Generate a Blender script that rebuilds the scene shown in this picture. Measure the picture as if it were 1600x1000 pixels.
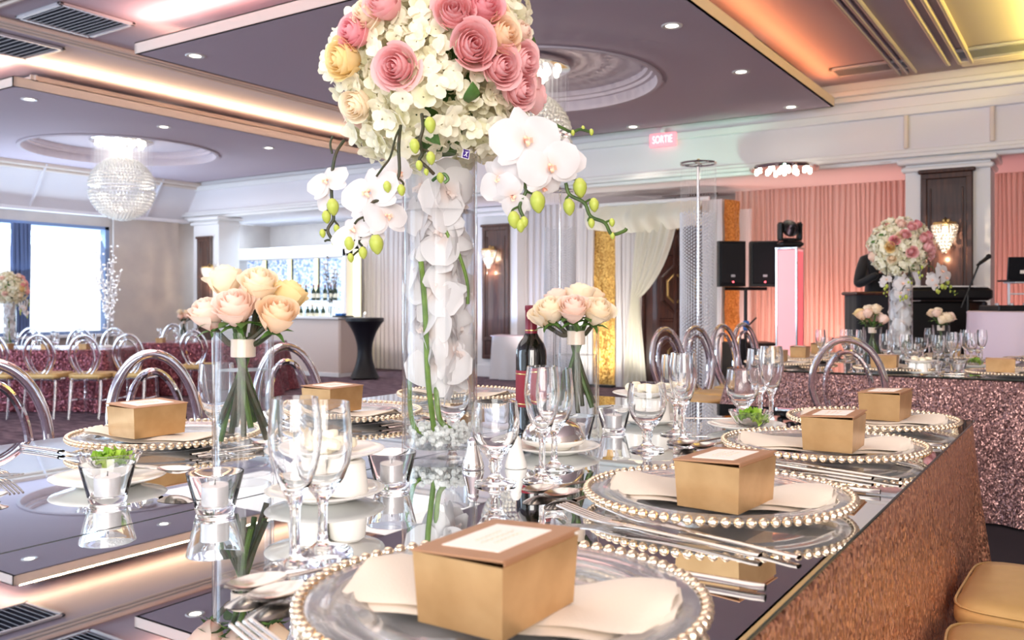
import bpy, math, random
from mathutils import Vector, Matrix
from math import pi, sin, cos, radians, sqrt, atan2, hypot

for _o in list(bpy.data.objects):
    bpy.data.objects.remove(_o, do_unlink=True)
SC = bpy.context.scene
COL = SC.collection
rng = random.Random(7)

# ------------------------------------------------------------------ camera
# the banquet room's walls run along X and Y; the camera looks across it, 33 degrees left of +Y
FPX, YH, TH, CZ = 1390.0, 472.0, radians(33.36), 1.35
RX, RY, FX, FY = cos(TH), sin(TH), -sin(TH), cos(TH)
cd = bpy.data.cameras.new('camera')
cam = bpy.data.objects.new('camera', cd)
COL.objects.link(cam)
cam.location = (0, 0, CZ)
cam.rotation_euler = (pi / 2, 0, TH)
cd.sensor_width = 36
cd.lens = FPX / 1600 * 36
cd.shift_y = -(500 - YH) / 1600
cd.clip_start = 0.02
cd.clip_end = 200
cd.dof.use_dof = True
cd.dof.focus_distance = 2.0
cd.dof.aperture_fstop = 7.0
SC.camera = cam

# ------------------------------------------------------------------ world, exposure, lights
vs = SC.view_settings
vs.view_transform = 'Standard'
vs.look = 'None'
vs.gamma = 1
vs.exposure = 0.24
vs.use_curve_mapping = False
cy = SC.cycles
cy.max_bounces = 20
cy.diffuse_bounces = 4
cy.glossy_bounces = 8
cy.transmission_bounces = 18
cy.transparent_max_bounces = 48
cy.caustics_reflective = True
cy.caustics_refractive = True
cy.blur_glossy = 1.0
cy.sample_clamp_indirect = 6
cy.use_denoising = True

W = bpy.data.worlds.new('world')
SC.world = W
W.use_nodes = True
wb = W.node_tree.nodes['Background']
wb.inputs[0].default_value = (0.82, 0.91, 1.0, 1)
wb.inputs[1].default_value = 1.6


def light(name, kind, loc, energy, color, rot=None, look=None, size=None, size_y=None, spot=None, blend=0.6, radius=0.05):
    ld = bpy.data.lights.new(name, kind)
    ld.energy = energy
    ld.color = color
    if kind == 'AREA':
        ld.shape = 'RECTANGLE'
        ld.size = size
        ld.size_y = size_y or size
    elif kind == 'SPOT':
        ld.spot_size = spot
        ld.spot_blend = blend
        ld.shadow_soft_size = radius
    elif kind == 'POINT':
        ld.shadow_soft_size = radius
    o = bpy.data.objects.new(name, ld)
    COL.objects.link(o)
    o.location = loc
    if look is not None:
        d = Vector(look) - Vector(loc)
        o.rotation_euler = d.to_track_quat('-Z', 'Y').to_euler()
    elif rot is not None:
        o.rotation_euler = rot
    return o


WARM = (1.0, 0.78, 0.55)
UP = (pi, 0, 0)
PZ, UZ, BZ, WY, LX = 3.75, 4.08, 3.06, 13.4, -15.75      # panel underside, upper ceiling, beam underside, back wall Y, left wall X
P_MX = -8.98                                             # the blue-lit column
BY = 11.6                                                # beam front Y
# LED coves on top of the hanging ceiling panels, shining up and outwards
for x, y, sx, sy, e, c, rot in (
        (-10.10, 8.3, .05, 6.0, 60, (1.0, .70, .40), (pi, .5, 0)),      # panel by the window, right edge
        (-12.9, 5.26, 5.6, .05, 40, (1.0, .60, .46), (pi + .5, 0, 0)),  # its near edge
        (-7.72, 8.3, .05, 6.0, 14, (1.0, .52, .36), (pi, -.5, 0)),       # centre panel, left edge
        (-5.2, 5.24, 4.9, .05, 40, (1.0, .50, .42), (pi + .5, 0, 0)),   # its near edge
        (-2.76, 8.2, .05, 6.0, 20, (1.0, .30, .10), (pi, .7, 0)),       # its right edge
        (-.38, 8.2, .05, 6.0, 46, (1.0, .78, .16), (pi, -.7, 0))):      # next panel, left edge
    light('cove_light', 'AREA', (x, y, PZ + .135), e, c, rot=rot, size=sx, size_y=sy)
# daylight: the bright window, and two unseen fill lamps added behind the camera
light('daylight_and_fill', 'AREA', (LX + .25, 8.3, 1.8), 115, (.58, .78, 1.0), look=(LX + 3, 8.1, 3.6), size=3.2, size_y=2.0)
light('daylight_and_fill', 'AREA', (-11.0, -3.0, 2.2), 440, (.60, .78, 1.0), look=(-10, 6, 3.4), size=8, size_y=3)  # unseen cool fill added to lift the window-side ceiling panel
light('daylight_and_fill', 'AREA', (3.6, -2.6, 2.4), 560, (1.0, .93, .86), look=(-1.5, 4, 1.6), size=5.5, size_y=3.0)  # unseen warm fill added from the front for bouquets and table
light('overhead_fill', 'AREA', (-3.5, 2.0, 3.6), 110, (1.0, .93, .87), rot=(0, 0, 0), size=6, size_y=4)  # added soft fill from above, no fixture there
light('overhead_fill', 'AREA', (-9.5, 9.2, 3.55), 25, (1.0, .92, .86), rot=(0, 0, 0), size=4.5, size_y=2)  # another added overhead fill, farther back, without a fixture
# coloured uplights along the draped wall
for x, e, c in ((-4.3, 50, (1, .50, .40)), (-3.5, 70, (1, .50, .40)), (-2.7, 60, (1, .50, .40)), (-.75, 50, (1, .40, .38)), (.1, 50, (1, .40, .40))):
    light('uplight_and_fill', 'SPOT', (x, WY - .85, .35), e, c, look=(x, WY + .1, 2.2), spot=radians(110), radius=.1)
for x, y, e, c in ((-7.7, 12.2, 60, (1, .86, .84)), (-6.6, 11.7, 60, (1, .90, .74)), (-5.5, 11.7, 50, (1, .92, .84)), (-11.6, 12.2, 60, (1, .86, .84)), (-10.2, 12.2, 60, (1, .80, .80))):
    light('uplight_and_fill', 'SPOT', (x, y, .3), e, c, look=(x, WY, 2.0), spot=radians(115), radius=.1)
light('bar_fill', 'AREA', (-14.1, 12.5, 3.0), 55, (.62, .80, 1.0), look=(-14.1, 13.0, 1.6), size=3.0, size_y=.2)  # unseen bluish lamp added to brighten the shadowed back bar
light('bar_fill', 'AREA', (-13.6, 10.2, 2.9), 10, (1, .93, .86), look=(-13.6, 11.8, .8), size=3, size_y=.4)  # weak unseen fill added in front of the counter
light('uplight_and_fill', 'SPOT', (P_MX, 12.0, .5), 70, (.35, .55, 1.0), look=(P_MX, 13.1, 1.7), spot=radians(70), radius=.1)  # added blue spot standing in for the window's sheen on the varnish
light('uplight_and_fill', 'SPOT', (-2.2, 6.9, .35), 16, (.80, .45, 1.0), look=(-1.3, 7.6, .9), spot=radians(80), radius=.05)
light('effect_beam', 'SPOT', (-2.9, 9.9, 2.25), 90, (.50, 1.0, .70), look=(-4.2, BY, 3.5), spot=radians(40), blend=1, radius=.1)
light('effect_beam', 'SPOT', (-2.9, 9.9, 2.25), 90, (.50, 1.0, .70), look=(-5.4, BY, 3.35), spot=radians(34), blend=1, radius=.1)


# ------------------------------------------------------------------ positions: a point of the photograph put on a known plane of the room
def ray(px):
    return (px - 800.0) / FPX


def pz(px, py, z):
    f = FPX * (CZ - z) / (py - YH)
    r = ray(px) * f
    return Vector((RX * r + FX * f, RY * r + FY * f, z))


def pf(px, py, f):
    r = ray(px) * f
    return Vector((RX * r + FX * f, RY * r + FY * f, CZ - (py - YH) * f / FPX))


def pY(px, py, Y):
    f = Y / (FY + RY * ray(px))
    return pf(px, py, f)


def pX(px, py, X):
    f = X / (FX + RX * ray(px))
    return pf(px, py, f)


# ------------------------------------------------------------------ materials
def hexc(r, g, b):
    return tuple((v / 255 / 12.92) if v / 255 <= .04045 else ((v / 255 + .055) / 1.055) ** 2.4 for v in (r, g, b))


def M(name, col, rough=.5, metal=0, col2=None, scale=8, detail=3, bump=0, bscale=60, trans=0, ior=1.45, emit=None, es=0,
      sss=0, spec=.5, stretch=(1, 1, 1), alpha=1, sheen=0, coat=0, mixpos=(.35, .65)):
    m = bpy.data.materials.new(name)
    m.use_nodes = True
    nt = m.node_tree
    b = nt.nodes['Principled BSDF']
    I = b.inputs
    I['Base Color'].default_value = (*col, 1)
    I['Roughness'].default_value = rough
    I['Metallic'].default_value = metal
    I['Transmission Weight'].default_value = trans
    I['IOR'].default_value = ior
    I['Specular IOR Level'].default_value = spec
    I['Alpha'].default_value = alpha
    I['Sheen Weight'].default_value = sheen
    I['Coat Weight'].default_value = coat
    if sss:
        I['Subsurface Weight'].default_value = sss
        I['Subsurface Radius'].default_value = (.02, .015, .01)
        I['Subsurface Scale'].default_value = .3
    if emit:
        I['Emission Color'].default_value = (*emit, 1)
        I['Emission Strength'].default_value = es
    if col2 or bump:
        tc = nt.nodes.new('ShaderNodeTexCoord')
        mp = nt.nodes.new('ShaderNodeMapping')
        mp.inputs['Scale'].default_value = stretch
        nt.links.new(tc.outputs['Object'], mp.inputs[0])
    if col2:
        nz = nt.nodes.new('ShaderNodeTexNoise')
        nz.inputs['Scale'].default_value = scale
        nz.inputs['Detail'].default_value = detail
        nt.links.new(mp.outputs[0], nz.inputs['Vector'])
        rp = nt.nodes.new('ShaderNodeValToRGB')
        rp.color_ramp.elements[0].position = mixpos[0]
        rp.color_ramp.elements[1].position = mixpos[1]
        rp.color_ramp.elements[0].color = (*col, 1)
        rp.color_ramp.elements[1].color = (*col2, 1)
        nt.links.new(nz.outputs['Fac'], rp.inputs[0])
        nt.links.new(rp.outputs[0], I['Base Color'])
    if bump:
        n2 = nt.nodes.new('ShaderNodeTexNoise')
        n2.inputs['Scale'].default_value = bscale
        n2.inputs['Detail'].default_value = 4
        nt.links.new(mp.outputs[0], n2.inputs['Vector'])
        bp = nt.nodes.new('ShaderNodeBump')
        bp.inputs['Strength'].default_value = bump
        bp.inputs['Distance'].default_value = .01
        nt.links.new(n2.outputs['Fac'], bp.inputs['Height'])
        nt.links.new(bp.outputs[0], I['Normal'])
    return m


def sequin(name, c1, c2, cell=170, k=.55, rough=.3):
    m = bpy.data.materials.new(name)
    m.use_nodes = True
    nt = m.node_tree
    b = nt.nodes['Principled BSDF']
    tc = nt.nodes.new('ShaderNodeTexCoord')
    mp = nt.nodes.new('ShaderNodeMapping')
    mp.inputs['Scale'].default_value = (1, 1, .8)
    nt.links.new(tc.outputs['Object'], mp.inputs[0])
    v = nt.nodes.new('ShaderNodeTexVoronoi')
    v.inputs['Scale'].default_value = cell
    nt.links.new(mp.outputs[0], v.inputs['Vector'])
    g = nt.nodes.new('ShaderNodeNewGeometry')
    s = nt.nodes.new('ShaderNodeVectorMath'); s.operation = 'SUBTRACT'; s.inputs[1].default_value = (.5, .5, .5)
    sc = nt.nodes.new('ShaderNodeVectorMath'); sc.operation = 'SCALE'; sc.inputs['Scale'].default_value = k * 2
    ad = nt.nodes.new('ShaderNodeVectorMath'); ad.operation = 'ADD'
    nm = nt.nodes.new('ShaderNodeVectorMath'); nm.operation = 'NORMALIZE'
    nt.links.new(v.outputs['Color'], s.inputs[0])
    nt.links.new(s.outputs[0], sc.inputs[0])
    nt.links.new(sc.outputs[0], ad.inputs[0])
    nt.links.new(g.outputs['Normal'], ad.inputs[1])
    nt.links.new(ad.outputs[0], nm.inputs[0])
    nt.links.new(nm.outputs[0], b.inputs['Normal'])
    sp = nt.nodes.new('ShaderNodeSeparateColor')
    nt.links.new(v.outputs['Color'], sp.inputs[0])
    rp = nt.nodes.new('ShaderNodeValToRGB')
    rp.color_ramp.elements[0].color = (*c1, 1)
    rp.color_ramp.elements[1].color = (*c2, 1)
    nt.links.new(sp.outputs[0], rp.inputs[0])
    nt.links.new(rp.outputs[0], b.inputs['Base Color'])
    b.inputs['Metallic'].default_value = .75
    b.inputs['Roughness'].default_value = rough
    return m


def petal_mat(name, inner, outer, r=.03, zs=.35, lo=.10, hi=.72):
    """petals: the pigment deepens towards the flower's heart"""
    m = bpy.data.materials.new(name)
    m.use_nodes = True
    nt = m.node_tree
    b = nt.nodes['Principled BSDF']
    tc = nt.nodes.new('ShaderNodeTexCoord')
    ln = nt.nodes.new('ShaderNodeVectorMath'); ln.operation = 'LENGTH'
    ml = nt.nodes.new('ShaderNodeVectorMath'); ml.operation = 'MULTIPLY'; ml.inputs[1].default_value = (1, 1, zs)
    nt.links.new(tc.outputs['Object'], ml.inputs[0])
    nt.links.new(ml.outputs[0], ln.inputs[0])
    mr = nt.nodes.new('ShaderNodeMapRange')
    mr.inputs['From Min'].default_value = r * lo
    mr.inputs['From Max'].default_value = r * hi
    nt.links.new(ln.outputs['Value'], mr.inputs['Value'])
    nz = nt.nodes.new('ShaderNodeTexNoise'); nz.inputs['Scale'].default_value = .6 / r
    nt.links.new(tc.outputs['Object'], nz.inputs['Vector'])
    ma = nt.nodes.new('ShaderNodeMath'); ma.operation = 'MULTIPLY_ADD'; ma.inputs[1].default_value = .5; ma.inputs[2].default_value = -.25
    nt.links.new(nz.outputs['Fac'], ma.inputs[0])
    a2 = nt.nodes.new('ShaderNodeMath'); a2.operation = 'ADD'; a2.use_clamp = True
    nt.links.new(ma.outputs[0], a2.inputs[0]); nt.links.new(mr.outputs[0], a2.inputs[1])
    rp = nt.nodes.new('ShaderNodeValToRGB')
    rp.color_ramp.elements[0].color = (*inner, 1)
    rp.color_ramp.elements[1].color = (*outer, 1)
    nt.links.new(a2.outputs[0], rp.inputs[0])
    nt.links.new(rp.outputs[0], b.inputs['Base Color'])
    b.inputs['Roughness'].default_value = .6
    b.inputs['Specular IOR Level'].default_value = .25
    # petals let light through
    tr = nt.nodes.new('ShaderNodeBsdfTranslucent')
    nt.links.new(rp.outputs[0], tr.inputs[0])
    mx = nt.nodes.new('ShaderNodeMixShader'); mx.inputs[0].default_value = .4
    out = nt.nodes['Material Output']
    nt.links.new(b.outputs[0], mx.inputs[1]); nt.links.new(tr.outputs[0], mx.inputs[2])
    nt.links.new(mx.outputs[0], out.inputs[0])
    return m


def sheer(name, col, tw=.45, rough=.8):
    m = bpy.data.materials.new(name)
    m.use_nodes = True
    nt = m.node_tree
    b = nt.nodes['Principled BSDF']
    b.inputs['Base Color'].default_value = (*col, 1)
    b.inputs['Roughness'].default_value = rough
    b.inputs['Specular IOR Level'].default_value = .2
    tr = nt.nodes.new('ShaderNodeBsdfTranslucent'); tr.inputs[0].default_value = (*col, 1)
    mx = nt.nodes.new('ShaderNodeMixShader'); mx.inputs[0].default_value = tw
    nt.links.new(b.outputs[0], mx.inputs[1]); nt.links.new(tr.outputs[0], mx.inputs[2])
    nt.links.new(mx.outputs[0], nt.nodes['Material Output'].inputs[0])
    return m


MT = dict(
    ceil=M('ceiling_paint', hexc(196, 184, 192), .9, bump=.05, bscale=200),
    panel=M('panel_paint', hexc(196, 180, 190), .9, bump=.04, bscale=200),
    fascia=M('fascia_paint', hexc(226, 212, 200), .8),
    frieze=M('frieze_paint', hexc(226, 222, 226), .8, bump=.04, bscale=150),
    wallp=M('wall_paint', hexc(196, 184, 176), .85, col2=hexc(188, 176, 170), scale=3, bump=.05, bscale=120),
    white=M('white_paint', hexc(232, 230, 230), .6),
    carpet=M('carpet', hexc(78, 58, 72), .95, col2=hexc(136, 112, 124), scale=5, detail=6, bump=.6, bscale=300, stretch=(1, 2.4, 1)),
    riser=M('riser_carpet', hexc(40, 30, 38), .95, bump=.5, bscale=300),
    wood=M('dark_wood', hexc(58, 30, 24), .35, col2=hexc(84, 46, 34), scale=6, stretch=(6, 6, .6), coat=.2),
    bwood=M('walnut_panel', hexc(66, 44, 40), .3, col2=hexc(92, 62, 52), scale=5, stretch=(6, 6, .5), coat=1),
    walnut=M('dark_walnut', hexc(52, 30, 24), .35, col2=hexc(76, 46, 36), scale=5, stretch=(6, 6, .5), coat=.12),
    gold=M('gold_trim', (.62, .42, .17), .3, 1),
    glass=M('clear_glass', (1, 1, 1), 0.0, trans=1, ior=1.45),
    plate=M('plate_glass', (.93, .93, .94), .05, trans=.86, ior=1.45, bump=.02, bscale=60),
    acryl=M('clear_acrylic', (.90, .92, 1.0), .02, trans=1, ior=1.46),
    water=M('water', (1, 1, 1), 0, trans=1, ior=1.33),
    mirror=M('mirror', (.86, .89, .91), .004, 1),
    mback=M('mirror_edge', hexc(60, 66, 60), .2, .3),
    chrome=M('chrome', (.85, .84, .84), .08, 1),
    steel=M('cutlery_steel', (.66, .60, .55), .17, 1),
    silver=M('silver', (.88, .84, .80), .1, 1),
    bead=M('champagne_bead', (.92, .74, .52), .10, .9, coat=.5),
    boxg=M('gold_card', hexc(186, 146, 98), .32, .55, col2=hexc(200, 160, 112), scale=20, bump=.03, bscale=300),
    boxl=M('gold_card_lid', hexc(180, 134, 100), .45, .3),
    boxin=M('box_inside', hexc(90, 62, 42), .8),
    card=M('label_card', hexc(250, 238, 226), .6),
    ink=M('label_ink', hexc(214, 190, 170), .7),
    napkin=M('napkin', hexc(232, 216, 196), .85, bump=.12, bscale=400, sheen=.2),
    cer=M('white_ceramic', hexc(250, 246, 238), .15, coat=.3),
    butter=M('cream_butter', hexc(250, 240, 212), .4, sss=.0),
    lettuce=M('green_lettuce', hexc(110, 160, 30), .4, col2=hexc(176, 204, 80), scale=25),
    wax=M('wax', hexc(246, 240, 236), .5),
    alum=M('tealight_cup', (.82, .80, .80), .35, .35),
    wick=M('wick', hexc(40, 36, 34), .9),
    bottle=M('dark_bottle', hexc(14, 12, 10), .05, spec=.7, coat=.5),
    capsule=M('burgundy_capsule', hexc(122, 28, 48), .35),
    blabel=M('burgundy_label', hexc(140, 34, 48), .6),
    stem=M('green_stem', hexc(72, 96, 34), .5, col2=hexc(48, 70, 28), scale=40),
    gstem=M('fresh_stem', hexc(108, 136, 48), .45, col2=hexc(84, 112, 40), scale=40),
    dstem=M('dark_stem', hexc(40, 50, 26), .55, col2=hexc(66, 56, 38), scale=60),
    leaf=M('leaf', hexc(52, 88, 38), .45, col2=hexc(80, 116, 50), scale=30),
    bud=M('orchid_bud', hexc(166, 178, 70), .45, col2=hexc(190, 196, 100), scale=30),
    gel=M('gel_crystals', (.95, .96, .93), .08, trans=.35, ior=1.36),
    ribbon=M('satin_ribbon', hexc(206, 184, 166), .3, sheen=.4),
    sticker=M('violet_sticker', hexc(60, 36, 120), .4),
    stickw=M('white_print', hexc(245, 240, 250), .5),
    satin=M('gold_satin', hexc(204, 166, 104), .42, .25, col2=hexc(214, 178, 118), scale=9, bump=.14, bscale=22, sheen=.05),
    seq=sequin('rose_gold_sequins', hexc(172, 110, 84), hexc(246, 184, 144), cell=210, k=.55, rough=.3),
    seqp=sequin('mauve_sequins', hexc(92, 62, 64), hexc(176, 136, 130), cell=200, k=.5, rough=.35),
    seqd=sequin('plum_sequins', hexc(92, 46, 58), hexc(160, 96, 104), cell=90),
    seqg=sequin('gold_sequins', hexc(176, 124, 56), hexc(236, 194, 112), cell=60, k=.3, rough=.5),
    plum=M('plum_satin', hexc(62, 36, 48), .4, col2=hexc(84, 50, 62), scale=6, sheen=.3),
    drape=sheer('white_drape', hexc(240, 236, 236), .35),
    drapep=sheer('blush_drape', hexc(242, 208, 196), .4),
    shr=sheer('ivory_swag', hexc(240, 238, 224), .35),
    bluecur=M('slate_curtain', hexc(96, 112, 150), .9),
    black=M('black_cloth', hexc(16, 16, 22), .7, sheen=.2),
    stretch=M('black_spandex', hexc(10, 14, 24), .45),
    plastic=M('black_plastic', hexc(18, 18, 20), .45),
    grille=M('speaker_grille', hexc(14, 15, 20), .6, bump=.5, bscale=500),
    red=M('red_led', (1, .1, .1), .5, emit=(1, .12, .15), es=3),
    bluecloth=M('blue_tape', hexc(40, 110, 190), .6),
    pinkbox=M('glowing_acrylic', hexc(250, 190, 200), .4, emit=(1, .42, .45), es=.50),
    pinkside=M('glowing_acrylic_side', hexc(250, 120, 130), .4, emit=(1, .16, .20), es=.6),
    spot=M('lamp_face', (1, 1, 1), .5, emit=(1, .93, .80), es=6),
    spotring=M('lamp_ring', hexc(226, 220, 214), .4),
    crystal=M('crystal', (.97, .95, .92), .08, trans=.45, ior=1.5, spec=.8),
    crystalc=M('cool_crystal', (.94, .95, 1), .1, trans=.15, ior=1.5, spec=.8),
    bulb=M('bulb', (1, 1, 1), .5, emit=(1, .9, .72), es=9),
    exitr=M('exit_sign_glow', (1, .3, .35), .5, emit=(1, .30, .36), es=.8),
    exitl=M('exit_letters', (1, .8, .8), .5, emit=(1, .62, .66), es=1.2),
    barw=M('bar_front', hexc(214, 196, 186), .5),
    yellow=M('yellow_light', (1, .95, .6), .5, emit=(1, .92, .55), es=.95),
    shelfl=M('lit_shelf', (1, 1, .9), .4, emit=(.95, 1, .85), es=1.0),
    vent=M('vent_metal', hexc(196, 194, 198), .5, .2),
    ventd=M('vent_dark', hexc(66, 68, 78), .9),
    skin=M('skin', hexc(196, 140, 116), .5),
    hair=M('hair', hexc(34, 24, 20), .5),
    screen=M('laptop_back', hexc(14, 16, 22), .35),
    pinkcloth=M('pale_tablecloth', hexc(232, 214, 220), .8),
    bgreen=M('green_bottle', hexc(30, 50, 34), .08, spec=.7),
    bamber=M('amber_bottle', hexc(110, 66, 30), .1, spec=.7),
    blabelw=M('pale_label', hexc(230, 222, 200), .6),
    pane=M('window_pane', (1, 1, 1), .0, trans=1, ior=1.0),
    frame=M('window_frame', hexc(120, 140, 176), .5),
)
# thin clear glass and still water: see-through with Fresnel reflection
def thin(name, tint, ior, rough=.0, k=1.0):
    m = bpy.data.materials.new(name)
    m.use_nodes = True
    nt = m.node_tree
    nt.nodes.remove(nt.nodes['Principled BSDF'])
    # Schlick's law, the same from both sides of the wall
    fr = nt.nodes.new('ShaderNodeLayerWeight'); fr.inputs[0].default_value = .5
    pw = nt.nodes.new('ShaderNodeMath'); pw.operation = 'POWER'; pw.inputs[1].default_value = 3.6
    nt.links.new(fr.outputs['Facing'], pw.inputs[0])
    f0 = .4 * ((ior - 1) / (ior + 1)) ** 2
    ml = nt.nodes.new('ShaderNodeMath'); ml.operation = 'MULTIPLY_ADD'; ml.inputs[1].default_value = (1 - f0) * k; ml.inputs[2].default_value = f0; ml.use_clamp = True
    nt.links.new(pw.outputs[0], ml.inputs[0])
    t = nt.nodes.new('ShaderNodeBsdfTransparent'); t.inputs[0].default_value = (*tint, 1)
    g = nt.nodes.new('ShaderNodeBsdfGlossy'); g.inputs['Roughness'].default_value = rough
    mx = nt.nodes.new('ShaderNodeMixShader')
    nt.links.new(ml.outputs[0], mx.inputs[0]); nt.links.new(t.outputs[0], mx.inputs[1]); nt.links.new(g.outputs[0], mx.inputs[2])
    nt.links.new(mx.outputs[0], nt.nodes['Material Output'].inputs[0])
    return m


MT['thinglass'] = thin('vase_glass', (.985, .99, .99), 1.45)
MT['thinwater'] = thin('vase_water', (.99, .995, 1.0), 1.2)
# bar back wall: small glittering mosaic, each tile its own tint
def mosaic():
    m = bpy.data.materials.new('mosaic')
    m.use_nodes = True
    nt = m.node_tree
    b = nt.nodes['Principled BSDF']
    tc = nt.nodes.new('ShaderNodeTexCoord')
    v = nt.nodes.new('ShaderNodeTexVoronoi'); v.inputs['Scale'].default_value = 26
    nt.links.new(tc.outputs['Object'], v.inputs['Vector'])
    sp = nt.nodes.new('ShaderNodeSeparateColor'); nt.links.new(v.outputs['Color'], sp.inputs[0])
    rp = nt.nodes.new('ShaderNodeValToRGB')
    e = rp.color_ramp.elements
    e[0].color = (*hexc(120, 150, 200), 1); e[1].color = (*hexc(250, 252, 255), 1)
    e2 = rp.color_ramp.elements.new(.5); e2.color = (*hexc(190, 212, 240), 1)
    nt.links.new(sp.outputs[0], rp.inputs[0]); nt.links.new(rp.outputs[0], b.inputs['Base Color'])
    b.inputs['Roughness'].default_value = .25
    nt.links.new(rp.outputs[0], b.inputs['Emission Color'])      # back-lit glass
    b.inputs['Emission Strength'].default_value = .45
    return m


MT['mosaic'] = mosaic()
ROSE = dict(
    pink=petal_mat('pink_rose', hexc(222, 124, 140), hexc(248, 200, 200), .032),
    hot=petal_mat('deep_pink_rose', hexc(228, 104, 132), hexc(246, 182, 188), .032),
    blush=petal_mat('blush_rose', hexc(250, 186, 178), hexc(254, 232, 218), .036),
    peach=petal_mat('peach_rose', hexc(248, 194, 156), hexc(253, 228, 198), .036),
    cream=petal_mat('cream_rose', hexc(250, 216, 168), hexc(254, 240, 216), .036),
    yellow=petal_mat('butter_rose', hexc(246, 200, 130), hexc(252, 230, 176), .036))
MT['hyd'] = petal_mat('hydrangea', hexc(196, 196, 120), hexc(253, 248, 228), .09, 1.0, .62, .93)
MT['orch'] = petal_mat('orchid_petal', hexc(240, 222, 214), hexc(236, 232, 232), .03)
MT['lip'] = M('orchid_lip', hexc(236, 150, 140), .5, col2=hexc(252, 232, 190), scale=120)


# ------------------------------------------------------------------ mesh helpers
class MB:
    """collects vertices and faces; build() links them as ONE mesh object"""

    def __init__(self):
        self.v, self.f, self.mi = [], [], []

    def add(self, vs, fs, T=None, mi=0):
        n = len(self.v)
        self.v.extend([tuple(T @ Vector(p)) for p in vs] if T is not None else [tuple(p) for p in vs])
        self.f.extend([tuple(i + n for i in f) for f in fs])
        self.mi.extend([mi] * len(fs))
        return self

    def box(self, c, s, T=None, taper=1.0, mi=0):
        x, y, z = s[0] / 2, s[1] / 2, s[2] / 2
        t = taper
        vs = [(c[0] + sx * x * (t if sz > 0 else 1), c[1] + sy * y * (t if sz > 0 else 1), c[2] + sz * z)
              for sz in (-1, 1) for sy in (-1, 1) for sx in (-1, 1)]
        return self.add(vs, [(0, 2, 3, 1), (4, 5, 7, 6), (0, 1, 5, 4), (2, 6, 7, 3), (0, 4, 6, 2), (1, 3, 7, 5)], T, mi)

    def bbox(self, c, s, b=.004, T=None):
        """box with chamfered edges"""
        x, y, z = s[0] / 2, s[1] / 2, s[2] / 2
        b = min(b, x * .9, y * .9, z * .9)
        rings = []
        for zz, ins in ((-z, b), (-z + b, 0), (z - b, 0), (z, b)):
            X, Y = x - ins, y - ins
            rings.append([(c[0] + px, c[1] + py, c[2] + zz) for px, py in
                          ((-X + b, -Y), (X - b, -Y), (X, -Y + b), (X, Y - b), (X - b, Y), (-X + b, Y), (-X, Y - b), (-X, -Y + b))])
        vs = [p for r in rings for p in r]
        fs = [tuple(range(7, -1, -1)), tuple(range(24, 32))]
        for k in range(3):
            for i in range(8):
                j = (i + 1) % 8
                fs.append((k * 8 + i, k * 8 + j, k * 8 + 8 + j, k * 8 + 8 + i))
        return self.add(vs, fs, T)

    def lathe(self, prof, n=24, T=None, closed=False, wob=None):
        """revolve (r, z) points about Z; r = 0 makes a pole"""
        vs, idx = [], []
        for r, z in prof:
            if r < 1e-7:
                idx.append([len(vs)])
                vs.append((0, 0, z))
            else:
                idx.append([len(vs) + i for i in range(n)])
                for i in range(n):
                    a = 2 * pi * i / n
                    rr = r * (wob(a, z) if wob else 1)
                    vs.append((rr * cos(a), rr * sin(a), z))
        fs = []
        m = len(prof)
        for k in range(m if closed else m - 1):
            a, b = idx[k], idx[(k + 1) % m]
            if len(a) == 1 and len(b) == 1:
                continue
            for i in range(n):
                j = (i + 1) % n
                if len(a) == 1:
                    fs.append((a[0], b[j], b[i]))
                elif len(b) == 1:
                    fs.append((a[i], a[j], b[0]))
                else:
                    fs.append((a[i], a[j], b[j], b[i]))
        return self.add(vs, fs, T)

    def tube(self, pts, rad, n=8, closed=False, T=None, flat=1.0, cap=True):
        pts = [Vector(p) for p in pts]
        m = len(pts)
        rads = rad if isinstance(rad, (list, tuple)) else [rad] * m
        vs = []
        up = None
        for k in range(m):
            if closed:
                d = pts[(k + 1) % m] - pts[k - 1]
            else:
                d = pts[min(k + 1, m - 1)] - pts[max(k - 1, 0)]
            d = d.normalized() if d.length > 1e-9 else Vector((0, 0, 1))
            if up is None:
                up = Vector((0, 0, 1)) if abs(d.z) < .9 else Vector((1, 0, 0))
            s = d.cross(up)
            s = s.normalized() if s.length > 1e-6 else d.orthogonal().normalized()
            up = s.cross(d).normalized()
            for i in range(n):
                a = 2 * pi * i / n
                vs.append(pts[k] + s * (cos(a) * rads[k]) + up * (sin(a) * rads[k] * flat))
        fs = []
        for k in range(m if closed else m - 1):
            kk = (k + 1) % m
            for i in range(n):
                j = (i + 1) % n
                fs.append((k * n + i, k * n + j, kk * n + j, kk * n + i))
        if not closed and cap:
            fs.append(tuple(range(n - 1, -1, -1)))
            fs.append(tuple((m - 1) * n + i for i in range(n)))
        return self.add(vs, fs, T)

    def grid(self, fn, nu, nv, T=None, wrap=False):
        vs = [fn(i / nu, j / nv) for j in range(nv + 1) for i in range(nu + (0 if wrap else 1))]
        w = nu if wrap else nu + 1
        fs = []
        for j in range(nv):
            for i in range(nu):
                ii = (i + 1) % w
                fs.append((j * w + i, j * w + ii, (j + 1) * w + ii, (j + 1) * w + i))
        return self.add(vs, fs, T)

    def ball(self, c, r, n=8, m=5, T=None, s=(1, 1, 1)):
        prof = [(r * sin(pi * k / m), -r * cos(pi * k / m)) for k in range(m + 1)]
        prof[0] = (0, -r)
        prof[-1] = (0, r)
        TT = Matrix.Translation(c) @ Matrix.Diagonal((*s, 1))
        return self.lathe(prof, n, (T @ TT) if T is not None else TT)

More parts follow.
